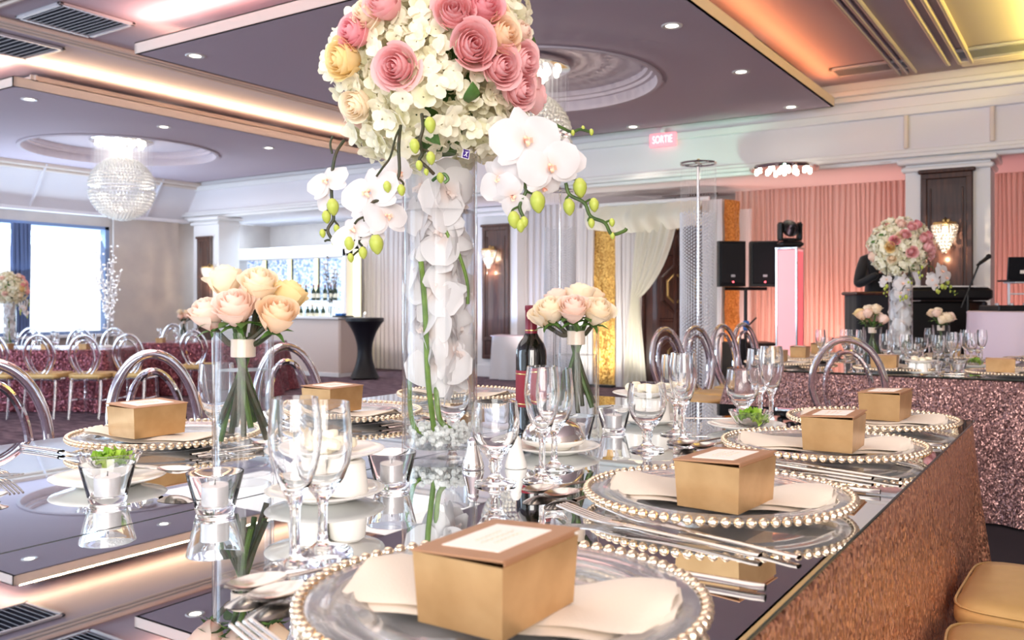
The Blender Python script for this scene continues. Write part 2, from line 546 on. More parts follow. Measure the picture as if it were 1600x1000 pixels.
    def prism(self, poly, z0, z1, T=None):
        n = len(poly)
        vs = [(x, y, z0) for x, y in poly] + [(x, y, z1) for x, y in poly]
        fs = [tuple(range(n - 1, -1, -1)), tuple(range(n, 2 * n))]
        fs += [(i, (i + 1) % n, n + (i + 1) % n, n + i) for i in range(n)]
        return self.add(vs, fs, T)

    def build(self, name, mat, parent=None, smooth=True, angle=.7, loc=None):
        me = bpy.data.meshes.new(name)
        me.from_pydata(self.v, [], self.f)
        mats = mat if isinstance(mat, (list, tuple)) else [mat]
        for mm in mats:
            me.materials.append(MT[mm] if isinstance(mm, str) else mm)
        if len(mats) > 1:
            me.polygons.foreach_set('material_index', self.mi)
        me.update()
        if smooth:
            me.shade_smooth()
            me.set_sharp_from_angle(angle=angle)
        o = bpy.data.objects.new(name, me)
        COL.objects.link(o)
        if parent is not None:
            o.parent = parent
        if loc is not None:
            o.location = loc
        return o


def tag(o, label=None, cat=None, group=None, kind=None):
    if label:
        o['label'] = label
    if cat:
        o['category'] = cat
    if group:
        o['group'] = group
    if kind:
        o['kind'] = kind
    return o


def empty(name, label, cat, loc=(0, 0, 0), rz=0, group=None, scale=1):
    o = bpy.data.objects.new(name, None)
    o.empty_display_size = .05
    COL.objects.link(o)
    o.location = loc
    o.rotation_euler = (0, 0, rz)
    o.scale = (scale,) * 3
    return tag(o, label, cat, group)


def struct(name, mb, mat, smooth=False, parent=None):
    o = mb.build(name, mat, parent, smooth)
    o['kind'] = 'structure'
    return o


def copy_tree(o, parent=None):
    c = o.copy()
    COL.objects.link(c)
    if parent is not None:
        c.parent = parent
    for ch in [x for x in KIDS(o)]:
        copy_tree(ch, c)
    return c


def KIDS(o):
    return [x for x in o.children]


def place(proto, state, loc, rz=0, label=None, group=None, scale=None):
    """the first call moves the prototype itself, later calls copy it with its parts"""
    o = proto if not state.get(proto.name) else copy_tree(proto)
    state[proto.name] = True
    o.location = loc
    o.rotation_euler = (0, 0, rz)
    if scale:
        o.scale = (scale,) * 3
    if label:
        o['label'] = label
    if group:
        o['group'] = group
    return o


USED = {}


def Tr(x, y, z):
    return Matrix.Translation((x, y, z))


def Rz(a):
    return Matrix.Rotation(a, 4, 'Z')


def Rx(a):
    return Matrix.Rotation(a, 4, 'X')


def Ry(a):
    return Matrix.Rotation(a, 4, 'Y')


def face_dir(d, roll=0):
    """rotation that turns local +Z onto direction d"""
    q = Vector(d).to_track_quat('Z', 'Y')
    return q.to_matrix().to_4x4() @ Rz(roll)


def spline(pts, n=6):
    """smooth curve through points (Catmull-Rom)"""
    P = [Vector(p) for p in pts]
    P = [P[0] * 2 - P[1]] + P + [P[-1] * 2 - P[-2]]
    out = []
    for k in range(1, len(P) - 2):
        a, b, c, d = P[k - 1:k + 3]
        for i in range(n):
            t = i / n
            out.append(.5 * ((2 * b) + (c - a) * t + (2 * a - 5 * b + 4 * c - d) * t * t + (3 * b - a - 3 * c + d) * t ** 3))
    out.append(P[-2])
    return out


# ------------------------------------------------------------------ the room
m = MB().box((-4.8, 5.0, -.05), (23, 18.0, .1))
struct('floor', m, 'carpet')
RIS = .25
tag(MB().bbox((-1.3, 3.15, RIS / 2 + .001), (4.0, 9.0, RIS), .01).build('platform', 'riser'),
    'low carpeted platform the two mirrored banquet tables stand on', 'platform')

# walls
m = MB().box((-4.8, WY + .6, 2.05), (23, .2, 4.1))
struct('wall_back', m, 'wallp')
# left wall with the big opening to the window
wy0, wy1, wz0, wz1 = 6.6, 9.95, .75, 2.78
m = MB()
m.box((LX - .1, (wy1 + 14) / 2, 1.53), (.2, 14 - wy1, 3.06))
m.box((LX - .1, (wy0 + 5.2) / 2, 1.53), (.2, wy0 - 5.2, 3.06))
m.box((LX - .1, (1.0 - 4) / 2, 1.53), (.2, 5.0, 3.06))
m.box((LX - .1, 3.1, wz0 / 2), (.2, 4.2, wz0))
m.box((LX - .1, 3.1, (wz1 + 3.06) / 2), (.2, 4.2, 3.06 - wz1))
m.box((LX - .1, (wy0 + wy1) / 2, wz0 / 2), (.2, wy1 - wy0, wz0))
m.box((LX - .1, (wy0 + wy1) / 2, (wz1 + 3.06) / 2), (.2, wy1 - wy0, 3.06 - wz1))
struct('wall_left', m, 'wallp')
m = MB()
m.box((LX - .08, wy1 - .04, (wz0 + wz1) / 2), (.16, .08, wz1 - wz0))
m.box((LX - .08, wy0 + .04, (wz0 + wz1) / 2), (.16, .08, wz1 - wz0))
m.box((LX - .08, (wy0 + wy1) / 2, wz1 - .03), (.16, wy1 - wy0, .06))
m.box((LX - .08, (wy0 + wy1) / 2, wz0 + .03), (.16, wy1 - wy0, .06))
w = struct('window_1', m, 'frame')
m = MB().box((LX - .12, (wy0 + wy1) / 2, (wz0 + wz1) / 2), (.008, wy1 - wy0 - .1, wz1 - wz0 - .1))
struct('pane', m, 'pane', parent=w)
m = MB().bbox((LX + .06, (wy0 + wy1) / 2, wz0 - .02), (.26, wy1 - wy0 + .1, .05))
struct('window_sill', m, 'white', parent=w)
m = MB()
for yy in (1.04, 3.1, 5.16):
    m.box((LX - .08, yy, (wz0 + wz1) / 2), (.16, .08, wz1 - wz0))
m.box((LX - .08, 3.1, wz1 - .03), (.16, 4.2, .06))
m.box((LX - .08, 3.1, wz0 + .03), (.16, 4.2, .06))
w2 = struct('window_2', m, 'frame')
struct('pane', MB().box((LX - .12, 3.1, (wz0 + wz1) / 2), (.008, 4.1, wz1 - wz0 - .1)), 'pane', parent=w2)
m = MB().box((LX - .10, 6.98, (wz0 + wz1) / 2), (.05, .05, wz1 - wz0 - .1))
struct('mullion', m, 'frame', parent=w)
m = MB().box((4.2, 5.0, 2.05), (.2, 18, 4.1))
struct('wall_right', m, 'wallp')

# upper ceiling
struct('ceiling', MB().box((-4.8, 5.0, UZ + .05), (23, 18.0, .1)), 'ceil')


def ceiling_panel(x0, x1, y0, y1, circle=None, R=1.42):
    """hanging ceiling panel with a chamfered fascia; its circle is a recessed dome"""
    m = MB()
    z = PZ
    if circle:
        cx, cyy = circle
        angs = sorted(set([2 * pi * i / 64 for i in range(64)] + [atan2(yy - cyy, xx - cx) % (2 * pi) for xx in (x0, x1) for yy in (y0, y1)]))
        inn, out = [], []
        for a in angs:
            c, s = cos(a), sin(a)
            t = min(((x1 if c > 0 else x0) - cx) / c if abs(c) > 1e-9 else 1e9, ((y1 if s > 0 else y0) - cyy) / s if abs(s) > 1e-9 else 1e9)
            inn.append((cx + R * c, cyy + R * s, z))
            out.append((cx + t * c, cyy + t * s, z))
        n = len(angs)
        m.add(inn + out, [(i, (i + 1) % n, n + (i + 1) % n, n + i) for i in range(n)])
    else:
        m.add([(x0, y0, z), (x1, y0, z), (x1, y1, z), (x0, y1, z)], [(0, 3, 2, 1)])
    o = struct('ceiling', m, 'panel')
    f = MB()
    for a, b in (((x0, y0), (x1, y0)), ((x1, y0), (x1, y1)), ((x1, y1), (x0, y1)), ((x0, y1), (x0, y0))):
        dx, dy = b[0] - a[0], b[1] - a[1]
        L = hypot(dx, dy)
        ang = atan2(dy, dx)
        T = Tr(a[0], a[1], 0) @ Rz(ang)
        f.box((L / 2, .015, z + .055), (L, .03, .11), T)
        f.box((L / 2, .09, z + .105), (L, .18, .01), T)
        f.box((L / 2, .5, z + .18), (L - .9, .02, UZ - z - .11), T)
    struct('fascia', f, 'fascia', parent=o)
    if circle:
        k = MB().lathe([(R + .05, z - .004), (R + .05, z - .022), (R, z - .022), (R, z + .10), (R - .05, z + .10), (R - .05, z + .14), (R - .10, z + .14),
                        (R - .10, z + .20), (R * .6, z + .225), (0, z + .23)], 64, Tr(*circle, 0))
        struct('dome_recess', k, 'ceil', smooth=True, parent=o)
    return o


CL = (-12.95, 8.4)
CM = (-5.24, 8.25)
ceiling_panel(LX + .35, -10.04, 5.2, 11.45, CL)
ceiling_panel(-7.78, -2.70, 5.18, 11.3, CM)
ceiling_panel(-.44, 4.1, 5.18, 11.3)
ceiling_panel(-7.78, -2.70, -4, 2.9)
ceiling_panel(LX + .35, -10.04, -4, 2.9)
# stepped mouldings in the strips between the panels
def ridges(p0, p1, nm='trim_1', mat='fascia', n=3, gap=.10):
    m = MB()
    dx, dy = p1[0] - p0[0], p1[1] - p0[1]
    L = hypot(dx, dy)
    T = Tr(p0[0], p0[1], 0) @ Rz(atan2(dy, dx))
    for k in range(n):
        m.bbox((L / 2, (k - (n - 1) / 2) * gap, UZ - .025), (L, .045, .05), .012, T)
    struct(nm, m, mat)


ridges((-8.85, 4.3), (-8.85, 11.4), 'trim_1')
ridges((-15.4, 4.1), (-2, 4.1), 'trim_2')
ridges((-1.88, 4.3), (-1.88, 11.35), 'trim_3', 'ceil', gap=.085)
ridges((-1.30, 4.3), (-1.30, 11.2), 'trim_4', gap=.12)
ridges((-1.30, 11.2), (4, 11.2), 'trim_5', gap=.09)

# beam along the draped wall, with a cornice above and a moulding below
m = MB()
m.box((-5.6, BY + .1, (BZ + UZ) / 2), (20.2, .2, UZ - BZ))
m.box((-5.6, (BY + WY + .5) / 2, BZ + .05), (20.2, WY + .5 - BY, .1))
struct('beam', m, 'frieze')
m = MB()
for k, (dz, d) in enumerate(((.0, .13), (.07, .08))):
    m.bbox((-5.6, BY - d / 2, UZ - .15 - dz), (20.2, d, .07), .012)
m.bbox((-5.6, BY - .03, PZ - .10), (20.2, .06, .10), .01)
struct('trim_6', m, 'white')
m = MB()
m.bbox((-5.6, BY - .03, BZ + .10), (20.2, .06, .05), .01)
m.bbox((-5.6, BY - .05, BZ + .05), (20.2, .10, .05), .01)
m.bbox((-5.6, BY + .02, BZ + .0), (20.2, .10, .05), .01)
struct('trim_7', m, 'white')
# sloping frieze on the window wall
m = MB()
m.add([(LX + .02, -4, BZ - .04), (LX + .02, BY, BZ - .04), (LX + .55, BY, PZ + .02), (LX + .55, -4, PZ + .02)], [(0, 1, 2, 3)])
m.box((LX + .1, 3.8, BZ - .07), (.2, 15.6, .06))
fr = struct('trim_8', m, 'frieze')
m = MB().bbox((LX + .52, 3.8, PZ - .03), (.12, 15.6, .09), .02)
m.bbox((LX + .47, 3.8, PZ - .10), (.08, 15.6, .05), .012)
struct('cornice', m, 'fascia', parent=fr)
for yb in (2.2, 4.6, 6.3, 8.4, 10.7):
    b = MB().add([(LX + .0, yb, BZ - .04), (LX + .0, yb + .03, BZ - .04), (LX + .54, yb + .03, PZ), (LX + .54, yb, PZ),
                  (LX + .06, yb, BZ - .06), (LX + .06, yb + .03, BZ - .06), (LX + .60, yb + .03, PZ - .02), (LX + .60, yb, PZ - .02)],
                 [(4, 5, 6, 7), (0, 4, 7, 3), (1, 2, 6, 5)])
    struct('batten', b, 'frieze', parent=fr)

# recessed ceiling lamps
dl = empty('ceiling_lamp', 'x', 'ceiling lamp')
MB().lathe([(.055, -.001), (.085, -.006), (.092, -.001), (.092, .004), (.055, .004)], 20, closed=True).build('trim_ring', 'spotring', dl)
MB().lathe([(0, .0035), (.056, .003), (.056, .006), (0, .006)], 20).build('lens', 'spot', dl)
for px, py, zz, lab in ((305, 87, PZ, 'round downlight near the corner of the mauve ceiling panel'),
                        (46, 155, PZ, 'round downlight at the near right corner of the window-side ceiling panel'),
                        (256, 198, PZ, 'round downlight above the left chandelier beside the lit cove'),
                        (420, 231, PZ, 'round downlight right of the left chandelier recess, under the pink cove'),
                        (408, 279, PZ, 'small round downlight just left of the orchid sprays, far along the panel'),
                        (284, 294, PZ, 'farthest round downlight, past the left chandelier near the room corner'),
                        (1050, 40, PZ, 'brightest round downlight on the mauve panel right of the bouquet'),
                        (1158, 112, PZ, 'middle of the three downlights beside the orange cove'),
                        (1236, 167, PZ, 'round downlight near the tip of the mauve panel by the orange cove'),
                        (989, 198, PZ, 'round downlight above and left of the red exit sign'),
                        (1385, 254, BZ, 'round downlight in the soffit left of the right-hand sconce column')):
    p = pz(px, py, zz)
    if zz == BZ:
        p.y = min(p.y, WY - .3)
    place(dl, USED, (p.x, p.y, zz - .004), 0, lab, 'recessed ceiling lamps')
    light('downlight', 'SPOT', (p.x, p.y, zz - .03), 18 if p.y > 10 else 50, (1, .86, .70), rot=(0, 0, 0), spot=radians(95), radius=.05)


# air vents
def vent(x, y, sx, sy, lab, n=9, rz=0):
    e = empty('ceiling_vent', lab, 'vent', (x, y, UZ - .02), rz)
    m = MB()
    for a, b, c, d in ((0, -sy / 2, sx, .05), (0, sy / 2, sx, .05), (-sx / 2, 0, .05, sy), (sx / 2, 0, .05, sy)):
        m.bbox((a, b, 0), (c + .05 * (c > d), d + .05 * (d > c), .03), .008)
    m.build('frame', 'vent', e, False)
    MB().box((0, 0, .012), (sx, sy, .004)).build('duct', 'ventd', e, False)
    s = MB().box((0, 0, 0), (sx - .05, .045, .004), Rx(.7))
    o = s.build('slat', 'vent', e, False)
    for k in range(n):
        c = o if k == 0 else o.copy()
        if k:
            COL.objects.link(c)
        c.location = (0, -sy / 2 + (k + 1) * sy / (n + 1), -.003)


vent(-8.22, 4.85, .72, .72, 'square slatted air vent in the ceiling strip, upper left of the photo', 12)
vent(-9.62, 4.95, .72, .72, 'square slatted air vent near the window-side panel corner')
vent(-2.2, 10.9, .8, .36, 'air vent in the orange-lit ceiling strip by the beam', 5)
vent(-.85, 10.85, .9, .4, 'air vent in the yellow-lit ceiling strip by the beam', 5)

# pilasters with wooden panels
def pilaster(nm, x, y, w, d, ztop, pw, pz0, pz1, mat, labs):
    m = MB()
    m.box((x, y + d / 2, ztop / 2), (w, d, ztop))
    m.bbox((x, y + d / 2 - .02, ztop - .05), (w + .16, d + .16, .07), .015)
    m.bbox((x, y + d / 2 - .02, ztop - .14), (w + .08, d + .08, .06), .015)
    m.bbox((x, y + d / 2, .11), (w + .05, d + .05, .22), .012)
    o = struct(nm, m, 'white')
    p = MB()
    zc, h = (pz0 + pz1) / 2, pz1 - pz0
    p.bbox((x, y - .02, zc), (pw, .04, h), .008)
    for s in (-1, 1):
        p.bbox((x + s * (pw / 2 - .035), y - .05, zc), (.07, .03, h), .01)
        p.bbox((x + s * (pw / 2 - .105), y - .045, zc + .1), (.02, .02, h - .55), .006)
    for z0 in (pz0 + .035, pz0 + .36, pz1 - .035):
        p.bbox((x, y - .052, z0), (pw, .032, .07), .01)
    p.bbox((x, y - .05, pz1 + .02), (pw + .06, .07, .05), .012)
    struct('wood_panel', p, mat, parent=o)
    return o


P_R = pY(1480, 300, BY - .1)
pilaster('pilaster', P_R.x, BY - .12, .90, .5, BZ, .55, .55, 2.86, 'walnut', None)
P_M = pY(775, 400, WY - .25)
P_M.x = P_MX
pilaster('pilaster', P_M.x, WY - .25, .86, .5, BZ, .58, .33, 2.70, 'bwood', None)
P_L = pY(322, 400, BY - .1)
pilaster('pilaster', P_L.x, BY - .1, .78, .5, BZ, .42, .55, 2.62, 'bwood', None)
for xx in (P_R.x - .46, P_R.x + .46):
    struct('trim_9', MB().bbox((xx, BY - .02, (BZ + PZ) / 2), (.05, .05, PZ - BZ - .28), .01), 'fascia')
# baseboard of the back wall
struct('baseboard_back', MB().bbox((-5.6, WY + .47, .1), (20, .06, .2), .01), 'bwood')
struct('wall_alcove', MB().box((-5.6, WY + .5, 1.55), (20, .06, 3.1)), 'wallp')


# ------------------------------------------------------------------ drapes
def curtain(name, x0, y0, x1, y1, z0, z1, pleats, amp, mat, label, cat='curtain', group=None, jit=.25, nz=5, flare=.0, seed=1):
    r = random.Random(seed)
    L = hypot(x1 - x0, y1 - y0)
    ux, uy = (x1 - x0) / L, (y1 - y0) / L
    nx, ny = -uy, ux
    ph = [0]
    for k in range(pleats):
        ph.append(ph[-1] + 1 + r.uniform(-jit, jit))
    tot = ph[-1]
    n = pleats * 8

    def fn(u, v):
        t = u * tot
        k = 0
        while k < pleats - 1 and ph[k + 1] < t:
            k += 1
        fr = (t - ph[k]) / (ph[k + 1] - ph[k])
        a = amp * (.85 + .3 * ((k * 37 % 11) / 11))
        d = a * (.5 - .5 * cos(2 * pi * fr)) * (1 + flare * (1 - v))
        w = .012 * sin(v * 5 + k)
        s = u * L + amp * .35 * sin(4 * pi * fr) + w
        return (x0 + ux * s + nx * d, y0 + uy * s + ny * d, z0 + (z1 - z0) * v)
    m = MB().grid(fn, n, nz)
    o = m.build(name, mat, None, True, 1.5)
    return tag(o, label, cat, group)


def wx(px, Y=WY):
    return pY(px, 400, Y).x


G = 'drapes along the back wall'
curtain('drape', wx(556), WY, wx(744), WY, .02, BZ, 24, .05, 'drape', 'pleated white wall drape behind the black cocktail table', group=G, seed=3)
curtain('drape', wx(812), WY, wx(905), WY, .02, BZ, 9, .06, 'drape', 'pleated white wall drape right of the blue-lit sconce column', group=G, seed=4)
curtain('drape', wx(1150), WY, wx(1428), WY, .02, BZ, 34, .035, 'drapep', 'wide blush-lit pleated drape behind the glowing light column', group=G, seed=5)
curtain('drape', wx(1528), WY, wx(1760), WY, .02, BZ, 26, .04, 'drapep', 'blush-lit pleated drape right of the right-hand sconce column', group=G, seed=6)

# draped portal in front of the wooden doors
PYF, PYB = 12.55, 13.1
o = curtain('drape', wx(903, PYF), PYF, wx(926, PYF), PYF, .02, 2.86, 4, .07, 'drape', 'narrow white drape left of the left gold sequin panel', seed=7)
o = curtain('drape', wx(962, PYF), PYF, wx(999, PYF), PYF, .02, 2.7, 6, .07, 'drape', 'white drape right of the left gold sequin panel, reaching the floor', seed=8)
o = curtain('drape', wx(1098, PYF), PYF, wx(1127, PYF), PYF, .02, 2.86, 5, .07, 'drape', 'white drape right of the wooden doors, behind the tall crystal column', seed=9)
o = curtain('drape', wx(1153, PYB), PYB, wx(1172, PYB), PYB, .02, 2.75, 3, .07, 'drape', 'slim white drape right of the right gold sequin panel', seed=10)


def gold_panel(pa, pb, Ya, Yb, z1, lab):
    e = empty('sequin_panel', lab, 'backdrop panel', (0, 0, 0), 0, None)
    xa, xb = wx(pa, Ya), wx(pb, Yb)
    e.location = ((xa + xb) / 2, (Ya + Yb) / 2, 0)
    L = hypot(xb - xa, Yb - Ya)
    e.rotation_euler = (0, 0, atan2(Yb - Ya, xb - xa))
    m = MB().grid(lambda u, v: ((u - .5) * L, -.048 - .012 * sin(u * 9 + v * 3) - .006 * sin(v * 40), .04 + v * (z1 - .04)), 16, 40)
    m.build('sequin_cloth', 'seqg', e)
    MB().bbox((0, .0, z1 / 2), (L * .96, .04, z1 - .02), .006).build('board', 'white', e, False)
    MB().bbox((0, 0, .02), (L * 1.0, .3, .04), .006).build('foot', 'black', e, False)


gold_panel(926, 963, PYF + .12, PYF + .12, 2.62, 'gold sequin panel left of the wooden doors, lit from below')
gold_panel(1127, 1152, PYF + .05, PYF + .45, 2.86, 'gold sequin panel right of the wooden doors, beside the loudspeakers')

# valance and swag
x0, x1 = wx(922, PYF - .05), wx(1100, PYF - .05)
m = MB()
def val(u, v):
    x = x0 + (x1 - x0) * u
    d = .03 * sin(u * 44 + 2 * sin(v * 3)) + .05 * sin(u * 17)
    sag = .10 * sin(pi * u)
    z = 2.86 - v * (.36 + .09 * sin(pi * u)) - .02 * sin(u * 60) * (v < .05)
    return (x, PYF - .10 - d * (.3 + v) - .12 * sin(pi * v), z)
m.grid(val, 80, 8)
tag(m.build('valance', 'shr', None, True, 1.5), 'gathered ivory valance across the top of the draped doorway', 'drape')
m = MB().tube([(x0 - .1, PYF - .1, 2.87), (x1 + .1, PYF - .1, 2.87)], .03, 8)
tag(m.build('drape_rail', 'white'), 'white rail carrying the valance over the doorway', 'rail')
sA, sB, sC = pY(1062, 338, PYF), pY(986, 462, PYF), pY(997, 592, PYF)
sT = pY(1000, 338, PYF)
def swag(u, v):
    # gathered panel: wide along the rail, tied at the left, falling to the floor
    top = sT.lerp(sA, u)
    tie = sB + Vector((.05 + .13 * u, 0, -.05 * u))
    bot = sC + Vector((-.20 + .40 * u, 0, 0))
    bot.z = .03
    if v < .5:
        t = v / .5
        mid = top.lerp(tie, .5) + Vector((.16 * u, 0, .05 - .30 * u))
        p = (1 - t) ** 2 * top + 2 * t * (1 - t) * mid + t * t * tie
    else:
        t = (v - .5) / .5
        p = tie.lerp(bot, t)
    return (p.x, PYF - .10 - .05 * sin(u * 30 + v * 2) * (.4 + .6 * abs(v - .5)), p.z)
m = MB().grid(swag, 48, 20)
tag(m.build('swag', 'shr', None, True, 1.5), 'ivory swag tied back to the left of the wooden doors', 'drape')

# carved wooden doors
dxl, dxr = wx(1004, WY), wx(1124, WY)
e = MB()
DZ = 2.75
e.bbox(((dxl + dxr) / 2, WY - .02, DZ / 2), (dxr - dxl, .08, DZ), .01)
dr = struct('door_1', e, 'wood')
def hexa(cx, cz, w, h, mat, nm, d=.03, t=.022):
    pts = [(cx, cz + h / 2), (cx + w / 2, cz + h / 4), (cx + w / 2, cz - h / 4), (cx, cz - h / 2), (cx - w / 2, cz - h / 4), (cx - w / 2, cz + h / 4)]
    b = MB().tube([(a, WY - .075, c) for a, c in pts], t, 6, closed=True)
    struct(nm, b, mat, parent=dr)
for px in (1056, 1098):
    for py, w, h in ((342, 22, 38), (451, 26, 48), (560, 24, 44)):
        c = pY(px, py, WY - .06)
        s = WY / (FY + RY * ray(px)) / FPX
        hexa(c.x, c.z, w * s, h * s, 'gold', 'gold_hexagon')
        hexa(c.x, c.z, w * s * 1.75, h * s * 1.6, 'wood', 'carved_hexagon', t=.03)
        bb = MB()
        bb.bbox((c.x, WY - .065, c.z + h * s * 1.02), (w * s * 2.2, .05, .06), .015)
        bb.bbox((c.x, WY - .065, c.z - h * s * 1.02), (w * s * 2.2, .05, .06), .015)
        struct('rail', bb, 'wood', parent=dr)
b = MB()
for xx in (dxl + .05, (dxl + dxr) / 2 - .04, (dxl + dxr) / 2 + .04, dxr - .05):
    b.bbox((xx, WY - .07, DZ / 2), (.07, .06, DZ - .02), .015)
struct('stile', b, 'wood', parent=dr)

# ------------------------------------------------------------------ crystal columns
def crystal_column(loc, H, R, lab):
    e = empty('crystal_column', lab, 'crystal column', loc, 0, 'tall crystal columns')
    MB().lathe([(0, 0), (.16, 0), (.16, .012), (.02, .03), (0, .03)], 24).build('base', 'chrome', e)
    MB().tube([(0, 0, .02), (0, 0, H + .01)], .016, 10).build('pole', 'chrome', e)
    MB().tube([(R * cos(a * pi / 20), R * sin(a * pi / 20), H) for a in range(40)], .011, 6, closed=True).build('ring', 'chrome', e)
    m = MB()
    m.tube([(-R, 0, H), (R, 0, H)], .006, 5)
    m.tube([(0, -R, H), (0, R, H)], .006, 5)
    m.build('crossbar', 'chrome', e)
    MB().ball((0, 0, H + .03), .022).build('finial', 'gold', e)
    s = MB()
    r = random.Random(3)
    for k in range(40):
        a = 2 * pi * k / 40
        x, y = R * cos(a), R * sin(a)
        s.tube([(x, y, H), (x, y, .25)], .0012, 3, cap=False)
        z = H - .55 + .018 * (k % 2)
        while z > .3:
            s.ball((x, y, z), .0125, 5, 3)
            z -= .036
    tag(s.build('bead_strands', 'crystalc', e, True, 3), kind='stuff')


p = pf(1091, 472, 9.5)
crystal_column((p.x, p.y, 0), 2.83, .185, 'tall crystal column with a chrome ring in front of the wooden doors')
p = pf(875, 472, 12.6)
crystal_column((p.x, p.y, 0), 2.93, .22, 'tall crystal column in front of the white drape, left of the gold panel')

# ------------------------------------------------------------------ chandeliers and wall lamps
def chandelier(x, y, lab, R=.49, zc=3.15):
    zt = PZ + .20
    e = empty('crystal_chandelier', lab, 'chandelier', (x, y, zt), 0, 'ball chandeliers in the ceiling domes')
    MB().lathe([(0, .02), (.47, .02), (.48, 0), (.48, -.05), (.46, -.06), (0, -.06)], 40).build('ceiling_plate', 'chrome', e)
    for k in range(24):
        rr = .40 * sqrt((k + .6) / 24)
        a = k * 2.39996
        if k == 0:
            b = MB().lathe([(0, -.06), (.026, -.06), (.028, -.10), (.02, -.12), (0, -.125)], 8).build('bulb', 'bulb', e)
        else:
            b = b.copy()
            COL.objects.link(b)
        b.location = (rr * cos(a), rr * sin(a), 0)
    s = MB()
    t = MB()
    C = zc - zt
    n = 0
    for k in range(230):
        rr = .46 * sqrt((k + .5) / 230)
        a = k * 2.39996
        X, Y = rr * cos(a), rr * sin(a)
        zz = sqrt(max(R * R - rr * rr, 0)) if rr < R else 0
        t.tube([(X, Y, -.06), (X, Y, C + zz)], .0009, 3, cap=False)
    rows = 29
    for j in range(rows):
        th = pi * (j + .5) / rows
        if 13 < j < 15:
            continue
        cnt = max(3, int(2 * pi * R * sin(th) / .050))
        for i in range(cnt):
            a = 2 * pi * i / cnt + j * .5
            s.ball((R * sin(th) * cos(a), R * sin(th) * sin(a), C + R * cos(th)), .0225, 6, 4)
    tag(s.build('crystal_beads', 'crystal', e, True, .3), kind='stuff')
    tag(t.build('hanging_threads', 'crystalc', e), kind='stuff')
    MB().tube([(.475 * cos(q * pi / 20), .475 * sin(q * pi / 20), C + .0) for q in range(40)], .008, 5, closed=True).build('equator_ring', 'chrome', e)
    light('chandelier_light', 'POINT', (x, y, zc), 22, (1, .90, .76), radius=.02)
    light('chandelier_light', 'POINT', (x, y, zt - .22), 3, (1, .90, .76), radius=.02)


chandelier(*CL, 'ball chandelier of crystal beads on the left, in the window-side ceiling dome')
chandelier(*CM, 'ball chandelier of crystal beads half hidden behind the tall bouquet')


def sconce(x, y, z, lab, s=1.0):
    e = empty('wall_sconce', lab, 'wall lamp', (x, y, z), 0, 'crystal wall lamps on the columns', s)
    MB().bbox((0, -.01, .02), (.08, .02, .26), .008).build('back_plate', 'gold', e)
    MB().tube(spline([(0, -.02, .10), (0, -.07, .16), (0, -.11, .12), (0, -.11, .09)], 5), .008, 6).build('arm', 'gold', e)
    MB().lathe([(0, .10), (.125, .10), (.13, .09), (.13, .075), (.125, .07), (0, .075)], 24, Tr(0, -.12, 0)).build('crown', 'gold', e)
    m = MB()
    for j in range(9):
        rr = .13 * (1 - (j / 9) ** 1.5)
        cnt = max(1, int(2 * pi * rr / .036))
        for i in range(cnt):
            a = 2 * pi * i / cnt + j * .4
            m.ball((rr * cos(a), -.12 + rr * sin(a), .055 - j * .036), .017, 6, 4, s=(1, 1, 1.2))
    tag(m.build('crystal_drops', 'crystal', e, True, .3), kind='stuff')
    MB().ball((0, -.12, .02), .035, 10, 6).build('bulb', 'bulb', e)
    light('sconce_light', 'POINT', (x, y - .12 * s - .02, z + .0 * s - .06), 14, (1, .80, .55), radius=.01)
    light('sconce_light', 'POINT', (x, y - .07 * s, z - .32 * s), 3.0, (1, .68, .38), radius=.004)


p = pY(1478, 362, BY - .2)
sconce(p.x, BY - .18, p.z, 'crystal wall lamp on the right-hand column behind the bouquet', 1.0)
p = pY(770, 398, WY - .3)
sconce(p.x, WY - .31, p.z, 'crystal wall lamp on the blue-lit column right of the tall vase')
p = pY(329, 424, BY - .2)
sconce(p.x, BY - .16, p.z, 'crystal wall lamp on the far left column above the roses', .9)

# chandelier under the soffit
p = pz(1225, 268, BZ - .06)
p.y = min(p.y, 12.6)
e = empty('ceiling_fixture', 'flat chrome ceiling fixture with small bulbs under the soffit', 'ceiling light', (p.x, p.y, BZ))
MB().lathe([(0, 0), (.42, 0), (.43, -.02), (.42, -.045), (0, -.045)], 32).build('ceiling_plate', 'chrome', e)
for k in range(18):
    a = k * 2.4
    rr = .36 * sqrt((k + .5) / 18)
    b = MB().ball((0, 0, 0), .026, 8, 5).build('bulb', 'bulb', e) if k == 0 else b.copy()
    if k:
        COL.objects.link(b)
    b.location = (rr * cos(a), rr * sin(a), -.06)

# exit sign on the beam
p = pY(1037, 219, BY - .05)
e = empty('exit_sign', 'red lit exit sign reading SORTIE hanging on the beam', 'exit sign', (p.x, BY - .09, p.z))
s = 11.6 / (FY + RY * ray(1037)) / FPX
MB().bbox((0, .02, 0), (42 * s * 1.05, .05, 21 * s), .008).build('housing', 'exitr', e, False)
MB().bbox((0, .02, 21 * s / 2 + .03), (.06, .04, .06), .006).build('bracket', 'white', e, False)


def text(body, size, mat, loc, rot, parent=None, name='lettering', extrude=.001, align='CENTER', sx=1.0, shear=0):
    cu = bpy.data.curves.new(name, 'FONT')
    cu.body = body
    cu.size = size
    cu.align_x = align
    cu.align_y = 'CENTER'
    cu.extrude = extrude
    cu.shear = shear
    o = bpy.data.objects.new(name, cu)
    COL.objects.link(o)
    dg = bpy.context.evaluated_depsgraph_get()
    me = bpy.data.meshes.new_from_object(o.evaluated_get(dg))
    bpy.data.objects.remove(o)
    me.materials.clear()
    me.materials.append(MT[mat])
    o = bpy.data.objects.new(name, me)
    COL.objects.link(o)
    o.location = loc
    o.rotation_euler = rot
    o.scale = (sx, 1, 1)
    if parent is not None:
        o.parent = parent
    return o


